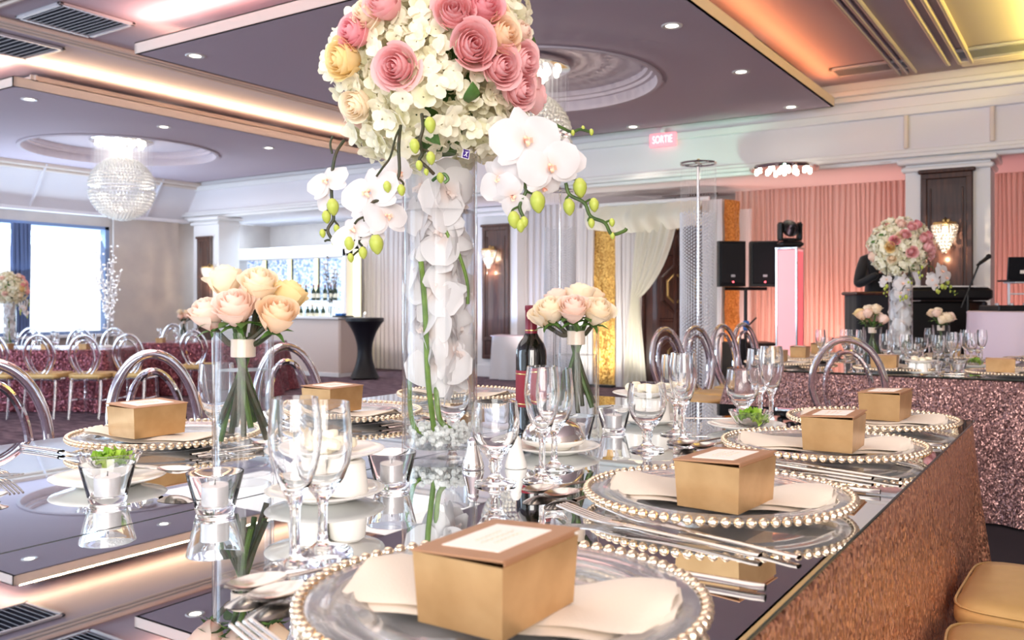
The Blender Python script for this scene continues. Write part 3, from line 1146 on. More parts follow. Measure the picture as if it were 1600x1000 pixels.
text('SORTIE', .15, 'exitl', (0, -.008, 0), (pi / 2, 0, 0), e, 'lettering', sx=.62)

# ------------------------------------------------------------------ bar
bx0, bx1 = wx(366, 12.9), wx(545, 12.9)
e = empty('back_bar', 'white back bar with glittering blue mosaic niche and lit posts', 'bar shelving', ((bx0 + bx1) / 2, 13.0, 0))
BWd = bx1 - bx0
zt = pY(533, 382, 12.85).z
MB().bbox((0, .22, zt / 2), (BWd, .06, zt), .01).build('back_panel', 'white', e, False)
MB().bbox((0, .02, zt - .12), (BWd, .40, .24), .012).build('header', 'white', e, False)
for sx in (-1, 1):
    MB().bbox((sx * (BWd / 2 - .05), .02, zt / 2), (.10, .40, zt - .02), .01).build('side_panel', 'white', e, False)
nz0 = .98
MB().box((0, .18, (nz0 + zt - .24) / 2), (BWd - .2, .02, zt - .24 - nz0)).build('mosaic', 'mosaic', e, False)
for k in range(4):
    xx = -BWd / 2 + (k + .9) * BWd / 4.35
    MB().bbox((xx, .14, (1.35 + zt - .24) / 2), (.10, .05, zt - .24 - 1.35), .008).build('lit_post', 'yellow', e, False)
    MB().bbox((xx + .08, .13, (1.35 + zt - .24) / 2), (.02, .04, zt - .24 - 1.35), .004).build('post_edge', 'bgreen', e, False)
MB().bbox((0, .03, 1.36), (BWd - .22, .30, .05), .01).build('upper_shelf', 'white', e, False)
MB().bbox((0, .06, 1.29), (BWd - .22, .22, .05), .01).build('lit_strip', 'shelfl', e, False)
MB().bbox((0, .03, .96), (BWd - .22, .36, .05), .01).build('lower_shelf', 'shelfl', e, False)
MB().bbox((BWd / 2 + .14, -.02, zt / 2 - .05), (.14, .1, zt - .1), .01).build('light_panel', 'yellow', e, False)
BARX = e.location.x
# bottles on its shelves
bot = empty('liquor_bottle', 'x', 'bottle')
MB().lathe([(0, 0), (.042, 0), (.044, .01), (.044, .18), (.036, .21), (.016, .24), (.014, .30), (.016, .302), (.016, .315), (0, .315)], 14).build('glass', 'bgreen', bot)
MB().lathe([(.0448, .05), (.0448, .14)], 14).build('label', 'blabelw', bot)
MB().lathe([(.0168, .27), (.0172, .318), (0, .319)], 10).build('cap', 'capsule', bot)
first = {}
ORD = ('first', 'second', 'third', 'fourth', 'fifth', 'sixth', 'seventh', 'eighth', 'ninth', 'tenth')
BL = ((455, 1.385, 12.98), (478, 1.385, 12.98), (490, 1.385, 12.96), (497, 1.385, 13.0), (508, 1.385, 12.98), (517, 1.385, 12.97), (524, 1.385, 12.99),
                   (470, .985, 12.96), (481, .985, 12.97), (488, .985, 12.95), (495, .985, 12.97), (505, .985, 12.96))
for px, zs, yy in BL:
    nth = ORD[sum(1 for q in BL if q[1] == zs and q[0] < px)]
    b = place(bot, USED, (wx(px, yy), yy, zs), 0, '%s dark bottle from the left on the %s lit bar shelf' % (nth, 'upper' if zs > 1.2 else 'lower'),
              'bottles on the upper bar shelf' if zs > 1.2 else 'bottles on the lower bar shelf', 1.0)
# counter
cx0, cx1 = wx(372, 11.5), wx(549, 11.9)
e = empty('bar_counter', 'long pale bar counter with an upholstered front and lit plinth', 'bar counter', ((cx0 + cx1) / 2, 11.9, 0))
L = cx1 - cx0
MB().bbox((0, 0, .55), (L, .6, 1.0), .03).build('body', 'barw', e, False)
MB().bbox((0, -.02, 1.06), (L + .06, .7, .04), .01).build('top', 'white', e, False)
MB().bbox((0, -.01, .04), (L - .02, .6, .08), .006).build('plinth', 'white', e, False)
# flower stem arrangement standing on the counter
p = pY(517, 500, 11.8)
e = empty('orchid_arrangement', 'tall dark leafed orchid arrangement at the right end of the bar', 'flowers', (p.x, 11.8, 1.08))
MB().lathe([(0, 0), (.05, 0), (.06, .25), (.055, .25), (.045, .01), (0, .01)], 16).build('vase', 'glass', e)
m, l, q = MB(), MB(), MB()
r = random.Random(5)
for k in range(4):
    a = k * 1.6
    pts = spline([(0, 0, .02), (.05 * cos(a), .05 * sin(a), .4), (.16 * cos(a), .1 * sin(a), .75 + .1 * k)], 6)
    m.tube(pts, .006, 5)
    for t in range(4, len(pts)):
        P = pts[t]
        l.add([(0, 0, 0), (.04, .02, .02), (.10, 0, .03), (.04, -.02, .02)], [(0, 1, 2, 3)], Tr(*P) @ Rz(t * 2.3 + k) @ Ry(-.4 + .2 * (t % 3)))
        if t > 7:
            q.ball(P + Vector((.03 * cos(t), .03 * sin(t), .02)), .035, 6, 4, s=(1, 1, .5))
m.build('stem', 'dstem', e)
l.build('leaves', 'bgreen', e)
q.build('blooms', 'orch', e)
# tray of dark napkins on counter
p = pY(538, 503, 11.75)
e = empty('bar_tray', 'small dark tray with folded napkins at the bar counter end', 'tray', (p.x, 11.72, 1.08))
MB().bbox((0, 0, .012), (.34, .22, .024), .008).build('tray', 'plastic', e, False)
MB().bbox((-.05, 0, .045), (.16, .14, .04), .01, Rz(.2)).build('napkin_stack', 'bluecloth', e, False)

# cocktail table in black stretch cover
p = pz(570, 592, .0)
e = empty('cocktail_table', 'high round cocktail table in a black stretch cover by the bar', 'table', (p.x, p.y, 0))
prof = []
for k in range(25):
    t = k / 24
    w = .13 + .21 * (abs(2 * t - .9) ** 2.0) / 1.1
    if t > .95:
        w = .335
    prof.append((w, .03 + 1.03 * t))
def wob(a, z):
    return 1 + .18 * max(0, (.5 - z)) * (cos(4 * a) - .3)
MB().lathe(prof + [(.335, 1.07), (.32, 1.075), (0, 1.075)], 32, wob=wob).build('stretch_cover', 'stretch', e)
for k in range(4):
    a = k * pi / 2
    MB().lathe([(0, 0), (.035, 0), (.035, .03), (0, .03)], 8, Tr(.27 * cos(a), .27 * sin(a), 0)).build('foot', 'plastic', e)
q = empty('candle', 'small white candle glass on the black cocktail table', 'candle', (p.x, p.y, 1.076))
MB().lathe([(0, 0), (.03, 0), (.035, .07), (.03, .07), (.026, .01), (0, .01)], 12).build('cup', 'cer', q)
MB().ball((0, 0, .075), .014, 6, 4, s=(1, 1, 1.6)).build('flame', 'bulb', q)

# small white-clothed table behind the wine bottle
p = pz(806, 592, 0)
e = empty('side_table', 'small square table under a white cloth behind the wine bottle', 'table', (p.x, p.y - .08, 0), .2)
def clo(u, v):
    a = 2 * pi * u
    c, s = cos(a), sin(a)
    k = 1 / max(abs(c), abs(s))
    rr = .30 * k ** .85 + (1 - v) * (.03 + .02 * cos(8 * a))
    return (rr * c, rr * s, .02 + .74 * v)
MB().grid(clo, 64, 6, wrap=True).build('cloth_skirt', 'drape', e, True, 1.5)
MB().bbox((0, 0, .765), (.62, .62, .02), .01).build('top', 'pinkcloth', e)
MB().box((0, 0, .37), (.40, .40, .74)).build('frame', 'white', e)

# ------------------------------------------------------------------ loudspeakers on their stand
ps = pf(1165, 472, 11.0)
e = empty('speaker_stand', 'black stand with a crossbar carrying two loudspeakers', 'speaker stand', (ps.x, ps.y, 0), TH)
MB().tube([(0, 0, .1), (0, 0, 1.52)], .022, 10).build('pole', 'plastic', e)
MB().tube([(-.26, 0, 1.515), (.26, 0, 1.515)], .02, 8).build('crossbar', 'plastic', e)
for k in range(3):
    a = k * 2 * pi / 3 + .5
    MB().tube([(0, 0, .75), (.42 * cos(a), .42 * sin(a), .02)], .014, 6).build('leg', 'plastic', e)
MB().bbox((0, -.02, 1.06), (.07, .06, .12), .01).build('clamp', 'bluecloth', e)
MB().tube([(.02, -.02, 1.05), (.12, -.05, 1.16)], .012, 6).build('lever', 'plastic', e)
MB().bbox((-.05, 0, .50), (.06, .06, .8), .01, ).build('cable_sleeve', 'plastic', e)
for sx, lab in ((-1, 'left one of the two black loudspeakers on the crossbar stand'), (1, 'right one of the two black loudspeakers on the crossbar stand')):
    q = empty('loudspeaker', lab, 'loudspeaker', (ps.x + sx * .215 * RX, ps.y + sx * .215 * RY, 1.54), TH - sx * .12, 'black loudspeakers')
    MB().prism([(-.15, .16), (-.17, -.13), (-.165, -.15), (.165, -.15), (.17, -.13), (.15, .16)], 0, .555).build('cabinet', 'plastic', q, False)
    MB().bbox((0, -.158, .285), (.30, .02, .50), .012).build('grille', 'grille', q, False)
    MB().lathe([(0, 0), (.012, 0), (.010, .006), (0, .007)], 10, Tr(.0, -.168, .055) @ Rx(pi / 2)).build('led', 'red', q)
    MB().bbox((0, -.168, .13), (.05, .004, .03), .001).build('badge', 'vent', q, False)
p = pf(1171, 472, 12.0)
e = empty('subwoofer', 'low black subwoofer box under the loudspeakers', 'loudspeaker', (p.x, p.y, 0), TH)
MB().bbox((0, 0, .41), (.62, .55, .80), .02).build('cabinet', 'plastic', e, False)
MB().bbox((0, -.28, .41), (.56, .02, .70), .01).build('grille', 'grille', e, False)
MB().bbox((0, 0, .005), (.5, .5, .01), .003).build('feet', 'plastic', e, False)

# glowing column with the moving head lamp
p = pf(1234, 472, 10.6)
e = empty('light_column', 'glowing pink square light column in front of the blush drape', 'light column', (p.x, p.y, 0), TH - .62)
MB().bbox((0, 0, 1.0), (.245, .245, 1.94), .006).build('core', 'pinkbox', e, False)
MB().box((.1235, 0, 1.0), (.004, .215, 1.9)).build('side_panel', 'pinkside', e, False)
for sx in (-1, 1):
    for sy in (-1, 1):
        MB().bbox((sx * .118, sy * .118, .99), (.024, .024, 1.97), .004).build('corner_post', 'chrome', e, False)
MB().bbox((0, 0, 1.985), (.27, .27, .03), .006).build('top_plate', 'chrome', e, False)
MB().bbox((0, 0, .012), (.36, .36, .024), .006).build('base_plate', 'plastic', e, False)
q = empty('moving_head_lamp', 'black moving head stage lamp on top of the glowing column', 'stage lamp', (p.x, p.y, 2.0), TH)
MB().bbox((0, 0, .035), (.28, .22, .07), .025).build('base', 'plastic', q)
MB().lathe([(0, .07), (.08, .07), (.07, .09), (0, .09)], 20).build('turntable', 'plastic', q)
for sx in (-1, 1):
    MB().bbox((sx * .115, 0, .19), (.045, .13, .22), .018).build('yoke_arm', 'plastic', q)
MB().bbox((0, 0, .095), (.26, .13, .03), .01).build('yoke_base', 'plastic', q)
h = MB().lathe([(0, -.12), (.06, -.12), (.085, -.08), (.092, .0), (.088, .07), (.075, .10), (.07, .10), (.07, .09), (0, .085)], 20, Tr(0, 0, .23) @ Rx(1.9))
h.build('lamp_head', 'plastic', q)
MB().lathe([(0, .086), (.068, .09), (0, .094)], 20, Tr(0, 0, .23) @ Rx(1.9)).build('lens', 'chrome', q)

# ------------------------------------------------------------------ black piano console, performer, music equipment
pc = pf(1462, 472, 9.0)
e = empty('black_piano', 'black digital piano console with a broad top slab, behind the right bouquet', 'piano', (pc.x, pc.y, 0), TH)
MB().bbox((0, 0, 1.43), (.92, .50, .13), .03).build('top_slab', 'plastic', e, False)
MB().bbox((-.02, .05, .68), (.62, .34, 1.36), .02).build('body', 'plastic', e, False)
MB().bbox((0, -.20, .03), (.8, .1, .06), .01).build('foot_rail', 'plastic', e, False)
for sx in (-1, 1):
    MB().bbox((sx * .40, 0, .68), (.05, .40, 1.36), .015).build('side_leg', 'plastic', e, False)
m = MB()
for k in range(22):
    m.box((-.40 + k * .0375, -.17, 1.505), (.034, .14, .012))
m.build('keys', 'cer', e, False)
# draped black screen left of it
pd = pf(1362, 472, 8.3)
e = empty('draped_lectern', 'black draped lectern left of the piano behind the roses', 'lectern', (pd.x, pd.y, 0), TH)
def lec(u, v):
    a = 2 * pi * u
    c, s = cos(a), sin(a)
    k = 1 / max(abs(c), abs(s))
    return ((.20 * k ** .9 + .012 * sin(9 * a) * (1 - v)) * c, (.16 * k ** .9) * s, .02 + 1.40 * v)
MB().grid(lec, 56, 5, wrap=True).build('drape', 'black', e, True, 1.5)
MB().bbox((0, 0, 1.43), (.44, .36, .03), .01).build('top', 'wood', e, False)

# music desk
pt = pf(1572, 472, 7.9)
e = empty('music_table', 'round music table under a pale cloth at the right edge', 'table', (pt.x + .15, pt.y + .1, 0), 0)
def mt(u, v):
    a = 2 * pi * u
    return ((.47 + (1 - v) * (.05 + .025 * cos(11 * a))) * cos(a), (.47 + (1 - v) * (.05 + .025 * cos(11 * a))) * sin(a), .02 + 1.24 * v)
MB().grid(mt, 110, 6, wrap=True).build('cloth_skirt', 'pinkcloth', e, True, 1.5)
MB().lathe([(0, 1.27), (.46, 1.27), (.475, 1.262), (.475, 1.25), (0, 1.25)], 40).build('top', 'pinkcloth', e)
MB().lathe([(0, 0), (.3, 0), (.3, .03), (.04, .05), (.04, 1.25), (0, 1.25)], 16).build('pedestal', 'plastic', e)
tx, ty = pt.x + .15, pt.y + .1
e = empty('mixer', 'dark music mixer on the pale clothed table', 'music mixer', (tx - .02, ty - .05, 1.272), TH)
MB().bbox((0, 0, .025), (.62, .34, .05), .01).build('case', 'plastic', e, False)
m = MB()
for k in range(14):
    m.lathe([(0, 0), (.012, 0), (.010, .018), (0, .018)], 8, Tr(-.27 + k * .042, -.08 + .09 * (k % 3), .05))
m.build('knobs', 'vent', e)
e = empty('laptop_stand', 'white laptop stand on the mixer table', 'laptop stand', (tx - .06, ty - .02, 1.323), TH)
for sx in (-1, 1):
    MB().bbox((sx * .085, 0, .10), (.014, .03, .20), .004).build('leg', 'white', e, False)
MB().bbox((0, -.03, .20), (.20, .20, .012), .004).build('tray', 'white', e, False)
MB().bbox((0, .0, .10), (.17, .012, .014), .003).build('crossbar', 'white', e, False)
e = empty('laptop', 'open dark laptop seen from behind on the white stand', 'laptop', (tx - .06, ty - .05, 1.53), TH)
MB().bbox((0, -.02, .008), (.29, .20, .016), .004).build('base', 'screen', e, False)
MB().bbox((0, 0, 0), (.29, .012, .20), .004, Tr(0, .09 - .18, .115) @ Rx(.12)).build('lid', 'screen', e, False)
MB().bbox((0, -.0065, -.03), (.07, .003, .03), .001, Tr(0, .09 - .18, .115) @ Rx(.12)).build('sticker', 'card', e, False)
pm = pf(1512, 472, 8.5)
e = empty('microphone_stand', 'black microphone on a slanted boom beside the laptop', 'microphone stand', (pm.x, pm.y, 0), TH)
MB().lathe([(0, 0), (.13, 0), (.12, .02), (.02, .03), (0, .03)], 20).build('base', 'plastic', e)
MB().tube([(0, 0, .02), (0, 0, 1.42)], .011, 8).build('pole', 'plastic', e)
MB().tube([(-.06, 0, 1.30), (.12, 0, 1.74)], .009, 8).build('boom', 'plastic', e)
MB().tube([(.09, 0, 1.70), (.19, 0, 1.775)], [.013, .02], 10).build('microphone', 'plastic', e)
MB().ball((.20, 0, 1.785), .026, 10, 6).build('grille', 'grille', e)


# performer in black behind the lectern
def person(loc, rz):
    e = empty('person', 'person in a black jacket leaning over the black lectern, behind the white orchids', 'person', loc, rz)
    J = dict(pelvis=(0, 0, .96), spine=(0, -.05, 1.18), chest=(0, -.12, 1.40), neck=(0, -.17, 1.54), nk2=(0, -.19, 1.585),
             ls=(-.19, -.13, 1.46), le=(-.29, -.20, 1.20), lw=(-.14, -.38, 1.32), rs=(.19, -.13, 1.46), re=(.29, -.20, 1.20), rw=(.12, -.38, 1.30),
             lh=(-.10, 0, .90), lk=(-.11, -.03, .48), la=(-.11, .02, .09), lt=(-.12, -.14, .035), rh=(.10, 0, .90), rk=(.11, -.01, .48), ra=(.11, .03, .09), rt=(.12, -.13, .035))
    R = dict(pelvis=.15, spine=.14, chest=.16, neck=.065, nk2=.055, ls=.075, le=.052, lw=.038, rs=.075, re=.052, rw=.038,
             lh=.095, lk=.07, la=.05, lt=.045, rh=.095, rk=.07, ra=.05, rt=.045)
    E = [('pelvis', 'spine'), ('spine', 'chest'), ('chest', 'neck'), ('neck', 'nk2'), ('chest', 'ls'), ('ls', 'le'), ('le', 'lw'), ('chest', 'rs'), ('rs', 're'), ('re', 'rw'),
         ('pelvis', 'lh'), ('lh', 'lk'), ('lk', 'la'), ('la', 'lt'), ('pelvis', 'rh'), ('rh', 'rk'), ('rk', 'ra'), ('ra', 'rt')]
    K = list(J)
    me = bpy.data.meshes.new('body')
    me.from_pydata([J[k] for k in K], [(K.index(a), K.index(b)) for a, b in E], [])
    o = bpy.data.objects.new('body', me)
    COL.objects.link(o)
    md = o.modifiers.new('skin', 'SKIN')
    for k, s in zip(K, me.skin_vertices[0].data):
        s.radius = (R[k], R[k] * (.75 if k in ('chest', 'spine', 'pelvis') else 1))
        s.use_root = (k == 'pelvis')
    sb = o.modifiers.new('sub', 'SUBSURF'); sb.levels = 2; sb.render_levels = 2
    dg = bpy.context.evaluated_depsgraph_get()
    me2 = bpy.data.meshes.new_from_object(o.evaluated_get(dg))
    bpy.data.objects.remove(o)
    me2.materials.clear(); me2.materials.append(MT['black'])
    me2.shade_smooth()
    o = bpy.data.objects.new('body', me2)
    COL.objects.link(o)
    o.parent = e
    T = Tr(0, -.24, 1.68) @ Rx(.25)
    h = MB().grid(lambda u, v: (lambda a, b: (.078 * sin(b) * cos(a) * (1 - .12 * (cos(b) < -.3)), .098 * sin(b) * sin(a) - .012 * max(0, -cos(b)), .118 * cos(b)))(2 * pi * u, pi * (.001 + .998 * v)), 24, 16, T, wrap=True)
    h.tube([(0, -.092, .02), (0, -.115, -.02), (0, -.098, -.03)], [.008, .014, .010], 8, T=T)
    for s in (-1, 1):
        h.ball((s * .080, .01, -.01), .026, 8, 6, T, s=(.35, .7, 1.1))
    h.tube([(0, .0, -.08), (0, .03, -.19)], [.05, .055], 12, T=T)
    h.build('head', 'skin', e, True, 3)
    ey = MB()
    for s in (-1, 1):
        ey.ball((s * .032, -.086, .012), .011, 8, 5, T, s=(1.3, .5, .8))
    ey.build('eyes', 'plastic', e)
    MB().tube([(-.024, -.093, -.055), (0, -.101, -.057), (.024, -.093, -.055)], .006, 6, T=T).build('mouth', 'capsule', e)
    MB().grid(lambda u, v: (lambda a, b: (.086 * sin(b) * cos(a), .106 * sin(b) * sin(a) + .012, .128 * cos(b) + .004))(2 * pi * u, pi * (.001 + .5 * v + .14 * v * max(0, sin(2 * pi * u)))), 24, 8, T, wrap=True).build('hair', 'hair', e, True, 3)
    for s, wpt, el in ((-1, J['lw'], J['le']), (1, J['rw'], J['re'])):
        w0 = Vector(wpt)
        d = (w0 - Vector(el)).normalized()
        hm = MB()
        side = d.cross(Vector((0, 0, 1))).normalized()
        up = side.cross(d)
        T2 = Matrix((side, d, up)).transposed().to_4x4()
        T2.translation = w0 + d * .02
        hm.bbox((0, .045, 0), (.075, .09, .028), .012, T2)
        for k, (fx, ln) in enumerate(((-.029, .065), (-.010, .078), (.010, .072), (.028, .055))):
            hm.tube([(fx, .085, 0), (fx, .085 + ln * .5, -.004), (fx, .085 + ln, -.028)], [.0095, .0085, .007], 7, T=T2)
        hm.tube([(-s * .036, .02, 0), (-s * .062, .05, -.006), (-s * .060, .085, -.014)], [.012, .010, .008], 7, T=T2)
        hm.build('hand', 'skin', e, True, 1.2)


pp = pf(1370, 472, 9.6)
tag(MB().bbox((0, 0, .16), (.9, .7, .32), .02).build('stage_box', 'black', None, False, loc=(pp.x, pp.y, .001)), 'low black stage box under the person in the black jacket', 'platform').rotation_euler = (0, 0, TH)
person((pp.x, pp.y, .322), TH)


# ------------------------------------------------------------------ banquet tables with sequin cloths
def cloth(name, x0, x1, y0, y1, zt, zb, mat, label, amp=.02, flare=.03, seed=1, loc=(0, 0), rz=0, rows=12, wl=.22, group=None):
    r = random.Random(seed)
    pts = []
    cr = .03
    def seg(ax, ay, bx, by, nx, ny):
        L = hypot(bx - ax, by - ay)
        n = max(4, int(L / .022))
        for i in range(n):
            t = i / n
            d = min(t, 1 - t) * L
            pts.append((ax + (bx - ax) * t, ay + (by - ay) * t, nx, ny, math.exp(-(d / .10) ** 2)))
    def arc(cx, cyy, a0):
        for i in range(7):
            a = a0 + (pi / 2) * i / 7
            pts.append((cx + cr * cos(a), cyy + cr * sin(a), cos(a), sin(a), 1.0))
    seg(x1, y0 + cr, x1, y1 - cr, 1, 0); arc(x1 - cr, y1 - cr, 0)
    seg(x1 - cr, y1, x0 + cr, y1, 0, 1); arc(x0 + cr, y1 - cr, pi / 2)
    seg(x0, y1 - cr, x0, y0 + cr, -1, 0); arc(x0 + cr, y0 + cr, pi)
    seg(x0 + cr, y0, x1 - cr, y0, 0, -1); arc(x1 - cr, y0 + cr, 1.5 * pi)
    m = MB()
    P = len(pts)
    f1, f2, f3 = r.uniform(0, 6), r.uniform(0, 6), r.uniform(0, 6)
    s = 0
    S = []
    for i in range(P):
        S.append(s)
        q = pts[(i + 1) % P]
        s += hypot(q[0] - pts[i][0], q[1] - pts[i][1])
    vs = []
    H = zt - zb
    for j in range(rows + 1):
        if j == 0:
            h, z, ins = 0, zt, .008
        elif j == 1:
            h, z, ins = 0, zt - .006, .0
        else:
            h = (j - 1) / (rows - 1)
            z = zt - .006 - (H - .006) * h
            ins = 0
        for i, (x, y, nx, ny, c) in enumerate(pts):
            u = S[i]
            w = .5 + .5 * sin(2 * pi * u / wl + f1 + 1.3 * sin(2 * pi * u / (wl * 3.7) + f2))
            w2 = .5 + .5 * sin(2 * pi * u / (wl * .43) + f3)
            d = -ins + flare * h + amp * (w * 1.0 + .3 * w2) * h ** .9 + c * (.10 * h ** 1.1) * (.6 + .4 * w2) * (amp / .02) ** .5
            vs.append((x + nx * d, y + ny * d, z))
    fs = []
    for j in range(rows):
        for i in range(P):
            k = (i + 1) % P
            fs.append((j * P + i, (j + 1) * P + i, (j + 1) * P + k, j * P + k))
    fs.append(tuple(range(P)))
    m.add(vs, fs)
    o = m.build(name, mat, None, True, 1.5)
    o.location = (loc[0], loc[1], 0)
    o.rotation_euler = (0, 0, rz)
    return tag(o, label, 'tablecloth', group)


def table(x0, x1, y0, y1, z, z0, label, loc=(0, 0), rz=0):
    e = empty('banquet_table', label, 'table', (loc[0], loc[1], z0), rz)
    z = z - z0
    MB().bbox(((x0 + x1) / 2, (y0 + y1) / 2, z - .018), (x1 - x0 - .02, y1 - y0 - .02, .028), .006).build('tabletop', 'wood', e, False)
    for x in (x0 + .12, x1 - .12):
        for y in (y0 + .12, y1 - .12):
            MB().tube([(x, y, 0), (x, y, z - .03)], .02, 8).build('leg', 'chrome', e)


T1 = dict(x0=-2.05, x1=-.277, y0=-.9, y1=2.70, z=1.03)
T2 = dict(x0=-1.79, x1=.75, y0=4.97, y1=6.75, z=.97)
for T, lab in ((T1, 'long banquet table in front, under the rose gold sequin cloth'), (T2, 'second banquet table behind on the right, under the mauve sequin cloth')):
    table(T['x0'] + .012, T['x1'] - .012, T['y0'] + .012, T['y1'] - .012, T['z'] - .012, RIS + .002, lab)
cloth('tablecloth', T1['x0'] + .002, T1['x1'] - .002, T1['y0'], T1['y1'] - .002, T1['z'] - .0065, RIS + .015, 'seq', 'rose gold sequin cloth on the long table in front', .016, .015, 4)
cloth('tablecloth', T2['x0'] + .002, T2['x1'] - .002, T2['y0'] + .002, T2['y1'], T2['z'] - .0065, RIS + .015, 'seqp', 'mauve sequin cloth on the second table at the right', .045, .03, 8, wl=.34)
# mirror sheets
for nm, x0, x1, y0, y1, z, lab in (('mirror_sheet', T1['x0'], -1.1665, T1['y0'], T1['y1'], T1['z'], 'left long mirror sheet on the front table, along the acrylic chairs'),
                                   ('mirror_sheet', -1.1635, T1['x1'], T1['y0'], T1['y1'], T1['z'], 'right long mirror sheet on the front table, along the right edge'),
                                   ('mirror_sheet', T2['x0'], T2['x1'], T2['y0'], 5.858, T2['z'], 'near mirror sheet on the second table'),
                                   ('mirror_sheet', T2['x0'], T2['x1'], 5.861, T2['y1'], T2['z'], 'far mirror sheet on the second table')):
    m = MB()
    cx, cyy = (x0 + x1) / 2, (y0 + y1) / 2
    m.bbox((cx, cyy, z - .003), (x1 - x0, y1 - y0, .006), .0015)
    m.mi = [1] * len(m.mi)
    for k, f in enumerate(m.f):
        if k == 1:
            m.mi[k] = 0
    tag(m.build(nm, ['mirror', 'mback'], None, False), lab, 'mirror', 'mirror sheets on the tables')

# ------------------------------------------------------------------ acrylic chairs
def superk(a, n=5.0):
    return 1 / (abs(cos(a)) ** n + abs(sin(a)) ** n) ** (1 / n)


def oval(a, b, cz, y, lean, n=48, low=0.0):
    out = []
    for i in range(n):
        t = 2 * pi * i / n
        z = cz + b * sin(t)
        out.append((a * cos(t) * (1 - low * max(0, -sin(t))), y - lean * (z - .46), z))
    return out


def make_chair(label, cushion=True):
    e = empty('acrylic_chair', label, 'chair')
    MB().tube([(.19 * superk(a) * cos(a), .19 * superk(a) * sin(a), .435) for a in [2 * pi * i / 40 for i in range(40)]], .016, 8, closed=True).build('seat_frame', 'acryl', e)
    MB().lathe([(0, .425), (.185, .425), (.185, .44), (0, .44)], 40, wob=lambda a, z: superk(a)).build('seat', 'acryl', e)
    MB().tube(oval(.165, .235, .69, -.175, .14, low=.25), .0165, 10, closed=True).build('outer_back_ring', 'acryl', e)
    MB().tube(oval(.105, .185, .682, -.175, .14, low=.15), .0125, 8, closed=True).build('inner_back_ring', 'acryl', e)
    for s in (-1, 1):
        MB().tube(spline([(s * .07, -.165, .46), (s * .075, -.170, .43), (s * .15, -.165, .42)], 4), .013, 6).build('back_bracket', 'acryl', e)
        MB().tube(spline([(s * .165, .165, .43), (s * .17, .172, .2), (s * .165, .168, 0)], 4), [.017] * 5 + [.016, .014, .013, .013], 8).build('leg', 'acryl', e)
        MB().tube(spline([(s * .160, -.165, .43), (s * .165, -.19, .22), (s * .165, -.225, 0)], 4), [.017] * 5 + [.016, .014, .013, .013], 8).build('leg', 'acryl', e)
        MB().tube([(s * .168, .168, .20), (s * .166, -.195, .20)], .010, 6).build('stretcher', 'acryl', e)
    MB().tube([(-.167, -.01, .20), (.167, -.01, .20)], .010, 6).build('stretcher', 'acryl', e)
    if cushion:
        c = MB().lathe([(0, .445), (.18, .445), (.198, .452), (.203, .462), (.203, .478), (.199, .490), (.185, .500), (.15, .504), (.08, .508), (0, .510)], 72, wob=lambda a, z: superk(a, 7) * (1 + .006 * sin(9 * a)))
        co = c.build('cushion', 'satin', e, True, 1.2)
        for z in (.492, .460):
            MB().tube([(.2015 * superk(a, 7) * cos(a), .2015 * superk(a, 7) * sin(a), z) for a in [2 * pi * i / 72 for i in range(72)]], .0026, 5, closed=True).build('piping', 'satin', co)
        for s in (-1, 1):
            MB().tube(spline([(s * .15, -.198, .47), (s * .155, -.215, .45), (s * .14, -.19, .42)], 4), .004, 5).build('tie', 'satin', co)
    return e


chair = make_chair('x')
GC = 'acrylic chairs with oval ring backs'
TABLE_CHAIRS = ((-2.42, 1.30, 'acrylic chair at the left edge of the photo, beside the front table'),
                (-2.42, 1.83, 'acrylic chair behind the left gold box, at the front table'),
                (-2.42, 2.42, 'acrylic chair behind the two tall glasses, at the front table'))
for x, y, lab in TABLE_CHAIRS:
    place(chair, USED, (x, y, RIS + .001), -pi / 2, lab, GC)
for x, y, a, lab in ((-.04, 2.15, pi / 2 - .03, 'acrylic chair with gold satin cushion at the table end, upper one at lower right'),
                     (-.02, 1.70, pi / 2 + .10, 'acrylic chair with gold satin cushion in the lower right corner')):
    place(chair, USED, (x, y, RIS + .001), a, lab, GC)
p = pf(1328, 533, 4.25)
place(chair, USED, (p.x + .0, p.y + .12, RIS + .001), .05, 'acrylic chair in front of the second table, right half of the photo', GC)
for k, (px, f, w) in enumerate(((1079, 5.6, 'first from the left'), (1126, 5.95, 'second from the left'), (1166, 6.35, 'third from the left'), (1197, 6.8, 'fourth from the left'))):
    p = pf(px, 525, f)
    place(chair, USED, (p.x + .03, p.y, RIS + .001), -pi / 2 - .25, 'acrylic chair in the row beside the second table, ' + w, GC)

# ------------------------------------------------------------------ tableware prototypes
TZ = T1['z']


def make_charger(label, single):
    e = empty('charger_plate', label, 'plate')
    prof = [(0, .0), (.10, .0), (.112, .001), (.122, .006), (.150, .013), (.185, .0185), (.201, .0205),
            (.201, .0235), (.188, .0225), (.182, .0235), (.176, .0215), (.160, .0205), (.154, .0215), (.148, .0185), (.122, .0115), (.112, .0065), (.10, .005), (.055, .0055), (.05, .0045), (0, .0045)]
    MB().lathe(prof, 72).build('glass_disc', 'plate', e)
    N = 76
    b0 = None
    allb = MB()
    for k in range(N):
        a = 2 * pi * k / N
        if single:
            if b0 is None:
                b0 = MB().ball((0, 0, 0), .0072, 8, 6).build('bead', 'bead', e)
                c = b0
            else:
                c = b0.copy()
                COL.objects.link(c)
            c.location = (.2035 * cos(a), .2035 * sin(a), .0225)
        else:
            allb.ball((.2035 * cos(a), .2035 * sin(a), .0225), .0072, 6, 4)
    if not single:
        tag(allb.build('beads', 'bead', e, True, 3), kind='stuff')
    return e


